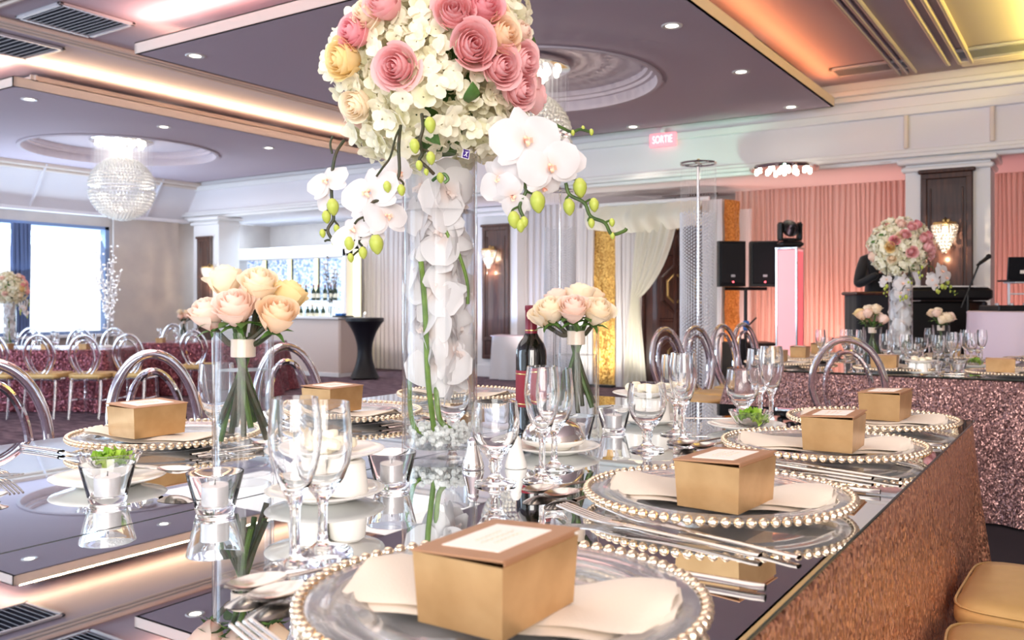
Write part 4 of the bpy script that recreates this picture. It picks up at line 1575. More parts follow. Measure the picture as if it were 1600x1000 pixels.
def make_box(label):
    """local X: short side, Y: long side"""
    e = empty('favor_box', label, 'box')
    w, l, h, t = .094, .126, .066, .0012
    m = MB()
    k = 1.07
    # four tapered walls and a floor
    for (ax, ay), (bx, by) in (((-1, -1), (1, -1)), ((1, -1), (1, 1)), ((1, 1), (-1, 1)), ((-1, 1), (-1, -1))):
        A, B = (ax * w / 2, ay * l / 2), (bx * w / 2, by * l / 2)
        i = 1 - 2 * t / w
        m.add([(A[0], A[1], 0), (B[0], B[1], 0), (B[0] * k, B[1] * k, h), (A[0] * k, A[1] * k, h),
               (A[0] * i, A[1] * i, 0), (B[0] * i, B[1] * i, 0), (B[0] * k * i, B[1] * k * i, h), (A[0] * k * i, A[1] * k * i, h)],
              [(0, 1, 2, 3), (5, 4, 7, 6), (3, 2, 6, 7)])
    m.box((0, 0, .001), (w, l, .002))
    m.build('body', 'boxg', e, False)
    lw, ll = w * k + .004, l * k + .004
    T = Tr(-lw / 2, 0, h) @ Ry(-.045)
    lid = MB()
    lid.bbox((lw / 2, 0, .0012), (lw, ll, .0022), .0008, T)
    lid.build('lid', 'boxl', e, False)
    f = MB().bbox((lw - .004, 0, -.004), (.0012, ll * .9, .010), .0004, T)
    f.build('tuck_flap', 'boxl', e, False)
    lab = MB().bbox((lw / 2, 0, .0027), (lw * .62, ll * .66, .0008), .0002, T).build('label', 'card', e, False)
    k2 = MB()
    for q in range(3):
        pts = [(lw / 2 + (q - 1) * .011 + .0022 * sin(i * 1.9 + q * 2) * (1 if i % 3 else .3), (i / 22 - .5) * ll * (.40 - .08 * (q != 1)), .0033) for i in range(23)]
        k2.tube(pts, .0005, 4, T=T)
    k2.build('script_lines', 'ink', lab, False)
    return e


def make_napkin(label, seed=1):
    """long folded napkin lying across the plate; local X is its length"""
    r = random.Random(seed)
    L, Wd = .35, .165
    ph = r.uniform(0, 6)
    m = MB()
    N = 26
    for lay, (wf, z0, lf, off) in enumerate(((1.0, .007, 1.0, 0), (.92, .012, .97, .006))):
        def fn(u, v):
            t = (u - .5) * 2
            a = 2 * pi * v
            end = max(0, 1 - abs(t) ** 10) ** .5
            w = Wd * wf * (.80 + .22 * abs(t)) / 2 * (.25 + .75 * end)
            lift = .026 * max(0, abs(t) - .35) * (1 + .5 * sin(ph + 3 * t)) + .010 * (abs(t) > .0) * abs(t) ** 3
            th = .0028 + .0085 * max(0, abs(t) - .30) * (1 if lay else .4)
            y = w * cos(a) + .012 * t * t * (1 if t > 0 else -1) + off
            z = z0 + lift * (.6 + .4 * cos(a + ph)) + th * sin(a) * (1 if abs(cos(a)) < .98 else .6) + .0025 * sin(7 * t + 3 * cos(a) + ph)
            return (t * L / 2 * lf, y, z)
        m.grid(lambda u, v: fn(u, v), N, 16)
    o = m.build('napkin', 'napkin', None, True, 2.0)
    return tag(o, label, 'napkin')


def make_fork(label, L=.255):
    """handle end at -X, tines at +X"""
    def fn(u, v):
        x = -L / 2 + L * .66 * u
        w = (.0075 - .0038 * sin(pi * min(1, u * 1.05)) + .002 * (u > .9) * (u - .9) * 10) * (1 if u > .02 else .7)
        a = 2 * pi * v
        return (x, w * cos(a), .004 + .0022 * sin(a) + .007 * max(0, u - .6) ** 1.5)
    m = MB().grid(fn, 22, 10)
    y0 = L * .16
    for k in range(4):
        yy = (k - 1.5) * .0062
        pts = [(y0 - .002, yy * .5, .0055), (y0 + .02, yy, .0055), (y0 + .045, yy, .0050), (y0 + .075, yy, .0085), (L / 2 + .02, yy * .95, .013)]
        m.tube(spline(pts, 3), .0018, 5)
    m.tube([(y0 - .012, 0, .0060), (y0 + .004, 0, .0055), (y0 + .026, 0, .0052)], [.004, .0095, .0108], 10, flat=.22)
    o = m.build('fork', 'steel', None, True, 1.5)
    return tag(o, label, 'fork')


def make_knife(label, L=.29):
    def fn(u, v):
        x = -L / 2 + L * .46 * u
        w = (.0085 - .0028 * sin(pi * u)) * (1 if u > .02 else .6)
        a = 2 * pi * v
        return (x, w * cos(a), .0045 + .0038 * sin(a))
    m = MB().grid(fn, 12, 10)
    x0 = -L * .04
    poly = [(x0, -.006), (x0 + .02, -.009), (L * .38, -.010), (L * .47, -.006), (L * .5, .0), (L * .47, .004), (x0 + .01, .006)]
    m.prism(poly, .0035, .0055)
    o = m.build('knife', 'steel', None, True, .8)
    return tag(o, label, 'knife')


def make_spoon(label, L=.215):
    def fn(u, v):
        x = -L / 2 + L * .68 * u
        w = .0065 - .0032 * sin(pi * min(1, u * 1.02))
        a = 2 * pi * v
        return (x, w * cos(a), .005 + .0022 * sin(a) + .006 * max(0, u - .6))
    m = MB().grid(fn, 16, 8)
    cx = L * .5 - .034
    def bw(u, v):
        rr = v
        a = 2 * pi * u
        return (cx + .037 * rr * cos(a), .0235 * rr * sin(a) * (1 - .12 * cos(a)), .0025 + .0085 * rr * rr)
    m.grid(bw, 20, 6, wrap=True)
    m.grid(lambda u, v: tuple(c - (.0 if i < 2 else .0012) for i, c in enumerate(bw(u, v))), 20, 6, wrap=True)
    o = m.build('spoon', 'steel', None, True, 1.5)
    return tag(o, label, 'spoon')


def glass_mesh(name, outer, inner, label, cat, n=36):
    o = MB().lathe(outer + inner[::-1], n).build(name, 'glass', None, True, 1.0)
    return tag(o, label, cat)


goblet = glass_mesh('water_goblet',
                    [(0, 0), (.034, 0), (.0375, .0025), (.036, .0045), (.018, .0085), (.0105, .015), (.0085, .024), (.0125, .031), (.0105, .037), (.013, .045), (.021, .055), (.0325, .070),
                     (.040, .087), (.0428, .105), (.0415, .125), (.0385, .1455)],
                    [(0, .056), (.014, .059), (.029, .071), (.0375, .088), (.0403, .105), (.0393, .125), (.0368, .1455)], 'x', 'glass')
flute = glass_mesh('tall_wine_glass',
                   [(0, 0), (.033, 0), (.0365, .002), (.035, .004), (.016, .008), (.0075, .015), (.0058, .030), (.0055, .060), (.0065, .074), (.0115, .086), (.0195, .102), (.0268, .122),
                    (.0312, .143), (.0322, .160), (.0305, .182), (.0272, .205)],
                   [(0, .086), (.010, .092), (.0185, .106), (.0250, .124), (.0292, .144), (.0302, .160), (.0286, .182), (.0256, .205)], 'x', 'glass')
wine = glass_mesh('wine_glass',
                  [(0, 0), (.034, 0), (.0385, .002), (.037, .004), (.016, .008), (.0075, .015), (.0058, .030), (.0058, .060), (.008, .070), (.0165, .080), (.0275, .096), (.0345, .115),
                   (.0375, .138), (.0368, .160), (.0338, .192)],
                  [(0, .081), (.013, .085), (.025, .098), (.0323, .116), (.0352, .138), (.0347, .160), (.0320, .192)], 'x', 'glass')
GG = 'stemmed glasses on the front table'
for pr, px, py, lab in (
        (flute, 461, 889, 'tallest glass in front, left of the nearest plate'),
        (wine, 504, 865, 'wine glass in front, just right of the tallest glass'),
        (goblet, 774, 757, 'short stemmed water goblet left of the wine bottle, behind the nearest box'),
        (flute, 847, 752, 'tall wine glass in front of the wine bottle'),
        (wine, 866, 733, 'wine glass behind the tall one at the wine bottle'),
        (goblet, 1011, 704, 'water goblet behind the second box, middle of the photo'),
        (flute, 1067, 693, 'tall wine glass right of the middle goblet'),
        (wine, 1056, 679, 'wine glass half hidden behind the tall one right of the middle goblet'),
        (goblet, 1160, 666, 'water goblet right behind the bowl of green leaves'),
        (flute, 1205, 664, 'tall wine glass right of the goblet by the green leaves'),
        (wine, 1188, 655, 'wine glass behind the goblet by the green leaves'),
        (wine, 338, 712, 'wine glass behind the left rose vase'),
        (goblet, 707, 690, 'water goblet seen through the tall flower vase')):
    p = pz(px, py, TZ)
    place(pr, USED, (p.x, p.y, TZ + .0006), rng.uniform(0, 6), lab, GG)

# place settings; the guest sits at local +X, looking to -X
protos = dict(charger=make_charger('x', True), box=make_box('x'), napkin=make_napkin('x'), fork=make_fork('x'), knife=make_knife('x'), spoon=make_spoon('x'))


def setting(cx, cyy, rz, who, z=TZ, brz=0.0, nrz=.15, box=(.03, -.06), plate=True, cut=True, sc=1.0):
    R = Rz(rz)
    def at(x, y, zz):
        v = R @ Vector((x * sc, y * sc, 0))
        return (cx + v.x, cyy + v.y, z + zz)
    if plate:
        place(protos['charger'], USED, at(0, 0, .0006), rz, 'glass charger plate with beaded rim at the ' + who, 'beaded charger plates')
        place(protos['napkin'], USED, at(.0, .005, .0055), rz + nrz, 'cream napkin under the box at the ' + who, 'cream napkins')
        place(protos['box'], USED, at(box[0], box[1], .0235), rz + brz, 'gold favor box on the plate at the ' + who, 'gold favor boxes')
    if cut:
        place(protos['fork'], USED, at(.0, -.222, .0008), rz + pi - .20, 'outer fork at the ' + who, 'forks on the mirror tables', 1.2)
        place(protos['fork'], USED, at(.045, -.196, .0008), rz + pi - .26, 'inner fork, nearer the plate, at the ' + who, 'forks on the mirror tables', 1.2)
        place(protos['knife'], USED, at(.04, .215, .0008), rz + pi + .04, 'knife beside the plate at the ' + who, 'knives on the mirror tables', 1.1)
        place(protos['spoon'], USED, at(-.218, -.02, .0008), rz - 1.72, 'inner spoon beyond the plate at the ' + who, 'spoons on the mirror tables')
        place(protos['spoon'], USED, at(-.258, -.01, .0008), rz - 1.80, 'outer spoon beyond the plate at the ' + who, 'spoons on the mirror tables')


setting(-.505, .750, 0, 'nearest place, bottom of the photo', brz=.0, box=(.025, -.045))
setting(-.50, 1.345, 0, 'second place along the right edge', brz=-.08, box=(.04, -.07), nrz=.10)
setting(-.485, 1.930, 0, 'third place along the right edge', brz=.03, box=(.035, -.05), nrz=.22)
setting(-.485, 2.415, 0, 'farthest place on the right', brz=-.05, box=(.03, .02), nrz=.05, cut=False)
setting(-1.765, 1.255, pi, 'left place in front of the acrylic chairs', brz=.0, box=(.02, .035), nrz=.25)
setting(-1.72, 1.785, pi, 'middle left place, behind the stacked white cups', brz=.06, box=(.02, .03), nrz=.1)
setting(-1.745, 2.345, pi, 'far left place, behind the tall flower vase', brz=-.05, box=(.02, .03), nrz=.2)
setting(-1.76, .64, pi, 'cropped place at the left edge', plate=False)

# ------------------------------------------------------------------ small dishes
def lathe_thing(name, prof, mat, label, cat, loc, n=40, group=None, wob=None, angle=.9):
    o = MB().lathe(prof, n, wob=wob).build(name, mat, None, True, angle)
    o.location = loc
    return tag(o, label, cat, group)


SAUCER = [(0, 0), (.050, 0), (.054, .003), (.086, .0115), (.095, .0145), (.0965, .0165), (.094, .0175), (.085, .0155), (.056, .0075), (0, .0065)]


def votive(px, py, label, z=TZ, s=1.0):
    p = pz(px, py, z)
    e = empty('tealight_holder', label, 'candle holder', (p.x, p.y, z + .0006), 0, 'glass tealight holders', s)
    MB().lathe([(0, 0), (.0255, 0), (.028, .002), (.031, .014), (.0425, .060), (.0425, .0615), (.0405, .0615), (.0395, .058), (.0285, .0145), (.026, .011), (0, .010)], 36).build('cup', 'glass', e)
    c = MB().lathe([(0, 0), (.0205, 0), (.0205, .0285), (.0195, .0285), (.0195, .026), (0, .026)], 24, Tr(0, 0, .0108)).build('candle', 'alum', e)
    MB().lathe([(0, .0262), (.0193, .0262), (.0193, .0272), (.004, .0268), (0, .0285)], 24, Tr(0, 0, .0108)).build('wax', 'wax', c)
    MB().tube([(0, 0, .037), (.0008, 0, .047)], .0009, 5).build('wick', 'wick', c)
    return e


votive(168, 785, 'glass tealight holder at the far left of the mirror table')
votive(336, 801, 'glass tealight holder in front of the left rose vase')
votive(612, 762, 'glass tealight holder left of the tall vase, beside the stacked cups')
votive(959, 675, 'glass tealight holder right of the second rose vase')
votive(901, 692, 'glass tealight holder directly in front of the second rose vase')

# stacked white cups between two saucers with rounds of butter
def cup_stack(loc, label, rz, scale=1.0, lab2='x', lab3='x'):
    x, y, z = loc
    e = empty('cup_stack', label, 'serving dish', (x, y, z + .0006), rz, 'white cup stacks with butter', scale)
    MB().lathe(SAUCER, 40).build('lower_saucer', 'cer', e)
    for k in range(3):
        a = k * 2 * pi / 3 + .3
        T = Tr(.037 * cos(a), .037 * sin(a), .0085)
        MB().lathe([(0, .056), (.024, .056), (.0285, .052), (.0335, .006), (.0335, 0), (.0315, 0), (.031, .006), (.026, .050), (0, .052)], 24, T).build('cup', 'cer', e)
    MB().lathe([(r, zz + .0648) for r, zz in SAUCER], 40).build('upper_saucer', 'cer', e)
    r = random.Random(int(x * 100))
    for k in range(7):
        a = k * 2.4
        rr = .050 * sqrt((k + .3) / 7)
        T = Tr(rr * cos(a), rr * sin(a), .0725 + .002 * k) @ Rx(r.uniform(-.25, .25)) @ Ry(r.uniform(-.25, .25))
        MB().lathe([(0, 0), (.016, 0), (.0195, .004), (.0195, .012), (.016, .016), (.006, .018), (0, .018)], 18, T, wob=lambda a, z: 1 + .05 * cos(8 * a)).build('butter_round', 'butter', e)
    return e


p = pz(508, 779, TZ)
cup_stack(p, 'stack of white cups and saucers with butter rounds, behind the two front glasses', .2)
p = pz(1014, 661, TZ)
cup_stack(p, 'stack of white cups and saucers with butter rounds, behind the middle goblet', 1.3)


def leaf_bowl(p, sx, sy, label_p, label_b, label_l, z=TZ, rs=1.0):
    tag(lathe_thing('saucer', SAUCER, 'cer', label_p, 'plate', (p.x, p.y, z + .0006)), group='white saucers under the leaf bowls')
    bx, by, bz = p.x + sx, p.y + sy, z + .0076
    sc = lambda a, zz: 1 + (.05 * cos(10 * a)) * min(1, zz / .03)
    lathe_thing('glass_bowl', [(0, 0), (.022, 0), (.026, .002), (.040, .014), (.050, .032), (.0545, .042), (.0515, .0425), (.047, .032), (.037, .0165), (.024, .0055), (0, .005)], 'glass', label_b, 'bowl', (bx, by, bz), 60,
                'scalloped glass bowls', sc)
    r = random.Random(9)
    m = MB()
    for k in range(34):
        a = r.uniform(0, 2 * pi)
        rr = .034 * sqrt(r.random())
        zz = .017 + .026 * (1 - (rr / .036) ** 2) * r.uniform(.5, 1)
        T = Tr(rr * cos(a), rr * sin(a), zz) @ Rz(r.uniform(0, 6)) @ Rx(r.uniform(-.9, .9)) @ Ry(r.uniform(-.9, .9))
        w = r.uniform(.008, .013)
        m.grid(lambda u, v: ((u - .5) * 2 * w * 1.3, (v - .5) * 2 * w * (1 - abs(u - .5)), .006 * sin(6 * u + 2) * cos(5 * v) + .006 * (v - .5) ** 2 * 4), 5, 4, T)
    o = m.build('lettuce', 'lettuce', None, True, 2)
    o.location = (bx, by, bz)
    tag(o, label_l, 'salad', None, 'stuff')


p = pz(170, 757, TZ)
leaf_bowl(p, -.035, .025, 'white saucer behind the far left tealight holder', 'scalloped glass bowl on the saucer behind the far left tealight', 'green leaves in the glass bowl at the far left')
p = pz(1166, 672, TZ)
leaf_bowl(p, .012, .0, 'white saucer under the green leaves in front of the goblet', 'scalloped glass bowl of green leaves in front of the far goblet', 'green leaves in the glass bowl near the table end')
for q, a in ((pz(1138, 668, TZ), .5), (pz(225, 752, TZ), .2)):
    o = place(protos['spoon'], USED, (q.x, q.y, TZ + .018), a, 'serving spoon resting on the saucer beside the %s glass bowl of leaves' % ('right' if q.x > -1 else 'far left'), 'serving spoons')
    o.rotation_euler = (0, 0, a)

# silver lidded dish on saucers
p = pz(866, 707, TZ)
tag(lathe_thing('saucer', SAUCER, 'cer', 'white saucer under the silver lidded dish, beside the wine bottle', 'plate', (p.x, p.y, TZ + .0006)), group=None)
e = empty('silver_dish', 'small silver dish with a domed lid on the saucer by the wine bottle', 'lidded dish', (p.x - .004, p.y + .004, TZ + .0082), 0, None, 1.22)
MB().lathe([(0, 0), (.03, 0), (.034, .004), (.052, .010), (.056, .016), (.054, .0175), (.03, .008), (0, .007)], 36).build('dish', 'cer', e)
MB().lathe([(.053, .0165), (.055, .018), (.054, .026), (.046, .040), (.030, .050), (.010, .054), (0, .0545)], 36).build('lid', 'silver', e)
MB().lathe([(0, .054), (.005, .054), (.006, .060), (.009, .064), (.006, .070), (0, .071)], 16).build('knob', 'silver', e)

# salt and pepper
for px, py, mt, lab in ((739, 733, 'silver', 'flared silver shaker left of the short goblet'), (806, 731, 'cer', 'flared white shaker between the short goblet and the wine bottle')):
    p = pz(px, py, TZ)
    e = empty('table_shaker', lab, 'shaker', (p.x, p.y, TZ + .0006), 0)
    MB().lathe([(0, 0), (.0205, 0), (.022, .003), (.020, .012), (.0135, .032), (.0105, .046), (0, .046)], 28).build('body', mt, e)
    MB().lathe([(0, .0455), (.0112, .0455), (.0115, .050), (.010, .056), (.006, .061), (0, .062)], 20).build('cap', 'chrome' if mt == 'silver' else 'cer', e)

# wine bottle
p = pz(830, 672, TZ)
e = empty('wine_bottle', 'dark red wine bottle with burgundy capsule behind the tall glasses', 'bottle', (p.x, p.y, TZ + .0006), 0)
MB().lathe([(0, .012), (.022, .004), (.034, 0), (.0375, .003), (.0385, .010), (.0385, .188), (.0375, .200), (.032, .216), (.0205, .232), (.0155, .242), (.0142, .256), (.0142, .300), (.0155, .301), (.0155, .309), (0, .309)], 40).build('bottle_glass', 'bottle', e)
MB().lathe([(.0388, .060), (.0391, .061), (.0391, .149), (.0388, .150)], 40).build('label', 'blabel', e)
MB().lathe([(.0158, .240), (.0160, .243), (.0150, .256), (.0148, .298), (.0160, .300), (.0160, .310), (.014, .3115), (0, .3118)], 24).build('capsule', 'capsule', e)
MB().lathe([(.0163, .2475), (.0168, .249), (.0163, .2505)], 24).build('capsule_band', 'gold', e)
MB().lathe([(.0393, .066), (.0395, .0665), (.0395, .0685), (.0393, .069)], 40).build('label_stripe', 'gold', e)
MB().lathe([(.0393, .140), (.0395, .1405), (.0395, .1425), (.0393, .143)], 40).build('label_stripe', 'gold', e)


# ------------------------------------------------------------------ flowers
def rose_mesh(R=.042, H=.068, seed=1, N=19, openness=1.0):
    """petals wound in a spiral: tight heart, outer petals curling back"""
    r = random.Random(seed)
    m = MB()
    for i in range(N):
        k = i / (N - 1)
        rad = R * (.10 + .78 * k ** .85)
        zt = H * (1.0 - .24 * k ** 1.6 * openness)
        hw = 1.45 - .55 * k
        a0 = i * 2.39996 + r.uniform(-.2, .2)
        curl = .42 * max(0, k - .25) * openness
        tilt = r.uniform(-.04, .04)

        def fn(u, v, rad=rad, zt=zt, hw=hw, a0=a0, curl=curl, k=k, tilt=tilt):
            s = (u - .5) * 2
            a = a0 + s * hw * (.45 + .55 * min(1, v * 1.8))
            belly = sin(pi * (.10 + (.60 - .10 * k) * v))
            rr = rad * (.10 + .90 * belly)
            lip = max(0, v - .70) / .30
            rr += rad * curl * lip ** 1.5 * (1 - .3 * s * s) + .05 * rad * s
            z = H * .02 + (zt - H * .02) * v * (1 - .16 * s * s * v)
            z -= H * .30 * curl * lip ** 2.5
            z += tilt * H * s
            return (rr * cos(a), rr * sin(a), z)
        m.grid(fn, 6, 6)
    return m


def rose_calyx(R=.04):
    m = MB()
    for k in range(5):
        a = k * 2 * pi / 5
        T = Rz(a)
        m.grid(lambda u, v: (R * (.12 + .85 * v), (u - .5) * R * .36 * (1 - v) ** .7, R * (-.06 + .10 * v - .35 * max(0, v - .5))), 2, 4, T)
    m.ball((0, 0, -.002), R * .24, 8, 5)
    return m


ROSEV = {}
def rose_protos():
    for c in ROSE:
        for s in (1, 2):
            me = rose_mesh(seed=s * 7 + len(c), openness=.8 + .3 * (s - 1)).build('rose', ROSE[c], None, True, 2.5)
            ROSEV[c, s] = me.data
            bpy.data.objects.remove(me)
    c = rose_calyx().build('calyx', 'leaf', None, True, 2)
    ROSEV['calyx'] = c.data
    bpy.data.objects.remove(c)


rose_protos()


def add_rose(parent, pos, d, color, s=1.0, roll=0, var=1, calyx=True):
    o = bpy.data.objects.new('rose', ROSEV[color, var])
    COL.objects.link(o)
    o.parent = parent
    M4 = Tr(*pos) @ face_dir(d, roll) @ Matrix.Scale(s, 4)
    o.matrix_local = M4
    if calyx:
        c = bpy.data.objects.new('calyx', ROSEV['calyx'])
        COL.objects.link(c)
        c.parent = o
    return o


def floret(m, T, s, r):
    for k in range(4):
        a = k * pi / 2 + .2
        cup = r.uniform(.05, .5)
        T2 = T @ Rz(a)
        def fn(u, v):
            w = sin(pi * min(1, .12 + .80 * v)) ** .7
            y = (u - .5) * 1.05 * w
            return (s * (.06 + .94 * v), s * y, s * (cup * v * v - .55 * y * y * v + .06 * sin(9 * v + k)))
        m.grid(fn, 3, 4, T2)


def hyd_mesh(R=.085, n=46, seed=1, s=.024):
    r = random.Random(seed)
    m = MB()
    for k in range(n):
        z = 1 - 1.55 * (k + .5) / n
        a = k * 2.39996
        rr = sqrt(max(0, 1 - z * z))
        d = Vector((rr * cos(a), rr * sin(a), z))
        d = (d + Vector((r.uniform(-.2, .2), r.uniform(-.2, .2), r.uniform(-.2, .2)))).normalized()
        P = d * R * r.uniform(.84, 1.04)
        floret(m, Tr(*P) @ face_dir((d + Vector((r.uniform(-.35, .35), r.uniform(-.35, .35), r.uniform(-.35, .35)))).normalized(), r.uniform(0, 6)), s * r.uniform(.85, 1.15), r)
    return m


HYD = []
for s in (1, 2, 3):
    o = hyd_mesh(seed=s).build('hydrangea_head', 'hyd', None, True, 2.5)
    HYD.append(o.data)
    bpy.data.objects.remove(o)


def orchid_mesh(s=.05, seed=1):
    r = random.Random(seed)
    m = MB()
    def tepal(a, L, Wd, bend, z0, narrow):
        T = Rz(a)
        def fn(u, v):
            w = Wd * (sin(pi * min(1, .08 + .86 * v ** .75)) ** (.6 if not narrow else .9))
            y = (u - .5) * 2 * w
            return (s * (.05 + L * v), s * y, s * (z0 + bend * v * v - .22 * (y / Wd) ** 2 * v + .04 * sin(5 * v + 3 * y)))
        m.grid(fn, 6, 7, T)
    for a in (pi / 2, pi / 2 + 2.2, pi / 2 - 2.2):
        tepal(a, .98, .36, -.12 + r.uniform(-.12, .12), -.03, True)
    for a in (.12, pi - .12):
        tepal(a, 1.02, .62, .10 + r.uniform(-.2, .15), .03, False)
    n0 = len(m.f)
    m.ball((0, 0, s * .10), s * .07, 8, 5, s=(1, 1, 1.1))
    for q in (-1, 1):
        m.grid(lambda u, v: (s * q * (.03 + .11 * v), s * (-.06 - .08 * v + (u - .5) * .16), s * (.10 + .22 * v)), 2, 3)
    m.grid(lambda u, v: (s * (u - .5) * (.08 + .14 * v * (1 - v) * 4 * .5), s * (-.05 - .22 * v), s * (.14 + .14 * sin(pi * v))), 3, 4)
    m.mi = [1 if i >= n0 else 0 for i in range(len(m.f))]
    return m


ORC = []
for s in (1, 2, 3):
    o = orchid_mesh(seed=s).build('orchid_bloom', ['orch', 'lip'], None, True, 2.5)
    ORC.append(o.data)
    bpy.data.objects.remove(o)
ORCW = []
for d in ORC:
    d = d.copy()
    d.materials[1] = MT['orch']
    ORCW.append(d)
o = MB().lathe([(0, -.013), (.005, -.011), (.0095, -.004), (.0098, .002), (.0075, .009), (.003, .0145), (0, .016)], 10).build('orchid_bud', 'bud', None, True, 3)
BUD = o.data
bpy.data.objects.remove(o)


def add_mesh(name, data, parent, M4):
    o = bpy.data.objects.new(name, data)
    COL.objects.link(o)
    o.parent = parent
    o.matrix_local = M4
    return o


# ---- tall vase and its bouquet
vp = pz(687, 708, TZ)
VX, VY, VF = vp.x, vp.y, 1.885
TOCAM = Vector((-VX, -VY, 0)).normalized()
RIGHT = Vector((RX, RY, 0))


def cyl_vase(label, R, H, loc, water, cat='vase', group=None, wall=.0045, foot=.016, z=TZ):
    e = empty('glass_vase', label, cat, (loc[0], loc[1], z + .0006), 0, group)
    MB().lathe([(0, 0), (R - .004, 0), (R, .004), (R, H - .002), (R - .001, H), (R - wall + .001, H), (R - wall, H - .002), (R - wall, foot + .004), (R - wall - .004, foot), (0, foot)], 56).build('glass', 'thinglass', e, True, .5)
    r = R - wall - .0012
    MB().lathe([(0, foot + .001), (r - .004, foot + .001), (r, foot + .005), (r, water), (0, water)], 56).build('water', 'thinwater', e, True, .5)
    return e


tall = cyl_vase('tall clear cylinder vase with floating orchids in the middle of the front table', .0795, .628, (VX, VY), .511)
# gel crystals, submerged orchids and stems
r = random.Random(2)
m = MB()
for k in range(330):
    a, rr = r.uniform(0, 2 * pi), .068 * sqrt(r.random())
    m.ball((rr * cos(a), rr * sin(a), .024 + .036 * r.random()), r.uniform(.0042, .0068), 6, 4)
tag(m.build('gel_crystals', 'gel', tall, True, .3), kind='stuff')
sprig = empty('submerged_orchids', 'white orchid blooms and green stems standing under water in the tall vase', 'flowers', (VX, VY, TZ + .06))
for k in range(34):
    z = .10 + .0125 * k + r.uniform(-.01, .01)
    a = k * 2.4 + .5
    rr = .028 + .012 * (k % 2)
    d = (Vector((cos(a), sin(a), r.uniform(-.3, .5)))).normalized()
    add_mesh('orchid_bloom', ORCW[k % 3], sprig, Tr(rr * cos(a), rr * sin(a), z) @ face_dir(d, r.uniform(0, 6)) @ Matrix.Scale(1.32, 4))
def vl(px, py, dep=0.0):
    """a point seen at (px, py), dep metres nearer than the vase axis"""
    return pf(px, py, VF - dep)
sp0 = Vector((VX, VY, TZ + .06))
for pts, rad in (([(657, 400, .045), (664, 480, .045), (668, 580, .04), (673, 630, .03), (679, 676, .03)], .0046),
                 ([(681, 600, .02), (684, 640, .02), (690, 660, .03), (708, 674, .03)], .0046),
                 ([(640, 570, .02), (634, 600, .03), (634, 640, .035), (648, 668, .03), (664, 678, .03)], .004),
                 ([(683, 362, .03), (694, 358, .035), (706, 380, .04), (718, 400, .04), (732, 440, .03), (738, 475, .03)], .003)):
    W3 = [vl(*q) - sp0 for q in pts]
    W3 = [Vector((w.x, w.y, w.z)) * 1 for w in W3]
    for w in W3:
        h = hypot(w.x, w.y)
        if h > .066:
            w.x *= .066 / h; w.y *= .066 / h
    MB().tube(spline(W3, 6), rad * 1.25, 8).build('stem', 'gstem', sprig)

BC = Vector((VX, VY, CZ + (472 - 112) * VF / FPX))
ball = empty('tall_bouquet', 'large ball of cream hydrangeas and pink roses on the tall vase, with trailing orchids', 'flowers', BC, 0)
BR = .228
BTO = (Vector((0, 0, CZ)) - BC).normalized()
BUP = RIGHT.cross(-BTO).normalized()


def ball_dir(px, py, sgn=1):
    dx, dz = (px - 685) / 176.0, (112 - py) / 176.0
    q = dx * dx + dz * dz
    if q > .96:
        k = sqrt(.96 / q); dx *= k; dz *= k; q = .96
    return (RIGHT * dx + BUP * dz + BTO * sqrt(1 - q) * sgn).normalized()


r = random.Random(11)
ROSES = [(598, 12, 'pink', 1), (549, 50, 'hot', .95), (531, 92, 'yellow', 1.05), (622, 106, 'pink', 1.15), (546, 165, 'cream', .9), (572, 22, 'cream', .9),
         (712, 18, 'pink', 1.05), (756, 12, 'hot', 1.1), (736, 73, 'pink', 1.2), (787, 54, 'peach', 1.05), (790, 14, 'peach', .7), (786, 107, 'pink', 1.1),
         (823, 92, 'pink', 1.0), (819, 145, 'pink', 1.05), (852, 130, 'blush', .55), (842, 42, 'blush', .55), (660, -40, 'pink', 1.0), (620, -50, 'blush', 1.0), (720, -50, 'hot', 1)]
RD = [(ball_dir(a, b), c, s) for a, b, c, s in ROSES]
for k in range(11):      # the far side
    a = k * 2.399
    z = .75 - 1.3 * k / 11
    d = (RIGHT * (cos(a) * sqrt(1 - z * z)) + Vector((0, 0, z)) - TOCAM * abs(sin(a)) * sqrt(1 - z * z))
    if d.dot(TOCAM) < -.25:
        RD.append((d.normalized(), ('pink', 'blush', 'cream', 'hot')[k % 4], 1.0))
for k, (d, c, s) in enumerate(RD):
    ax = (d + BTO * .35 * (d.dot(BTO) > 0) + Vector((r.uniform(-.15, .15), r.uniform(-.15, .15), r.uniform(-.1, .15)))).normalized()
    add_rose(ball, d * (BR - .048), ax, c, 1.0 * s, r.uniform(0, 6), 1 + k % 2, calyx=False)
nH = 34
STK = pf(728, 241, VF - .079)      # the sticker on the rim stays in sight
for k in range(nH):
    z = 1 - 1.86 * (k + .5) / nH
    a = k * 2.39996 + .8
    rr = sqrt(1 - z * z)
    d = Vector((rr * cos(a), rr * sin(a), z))
    # heads give way where a rose sits
    mind = min((d - q[0]).length for q in RD)
    back = .155 if mind > .32 else .128
    near = (d * .2 - (STK - BC)).length
    add_mesh('hydrangea_head', HYD[k % 3], ball, Tr(*(d * back)) @ face_dir(d, r.uniform(0, 6)) @ Matrix.Scale((1.0 if mind > .32 else .9) * (.82 if near < .11 else 1), 4))
m = MB()
m.ball((0, 0, 0), .125, 16, 10)
m.tube([(0, 0, -.12), (0, 0, -.175)], [.05, .035], 16)
m.build('foam_core', 'leaf', ball)
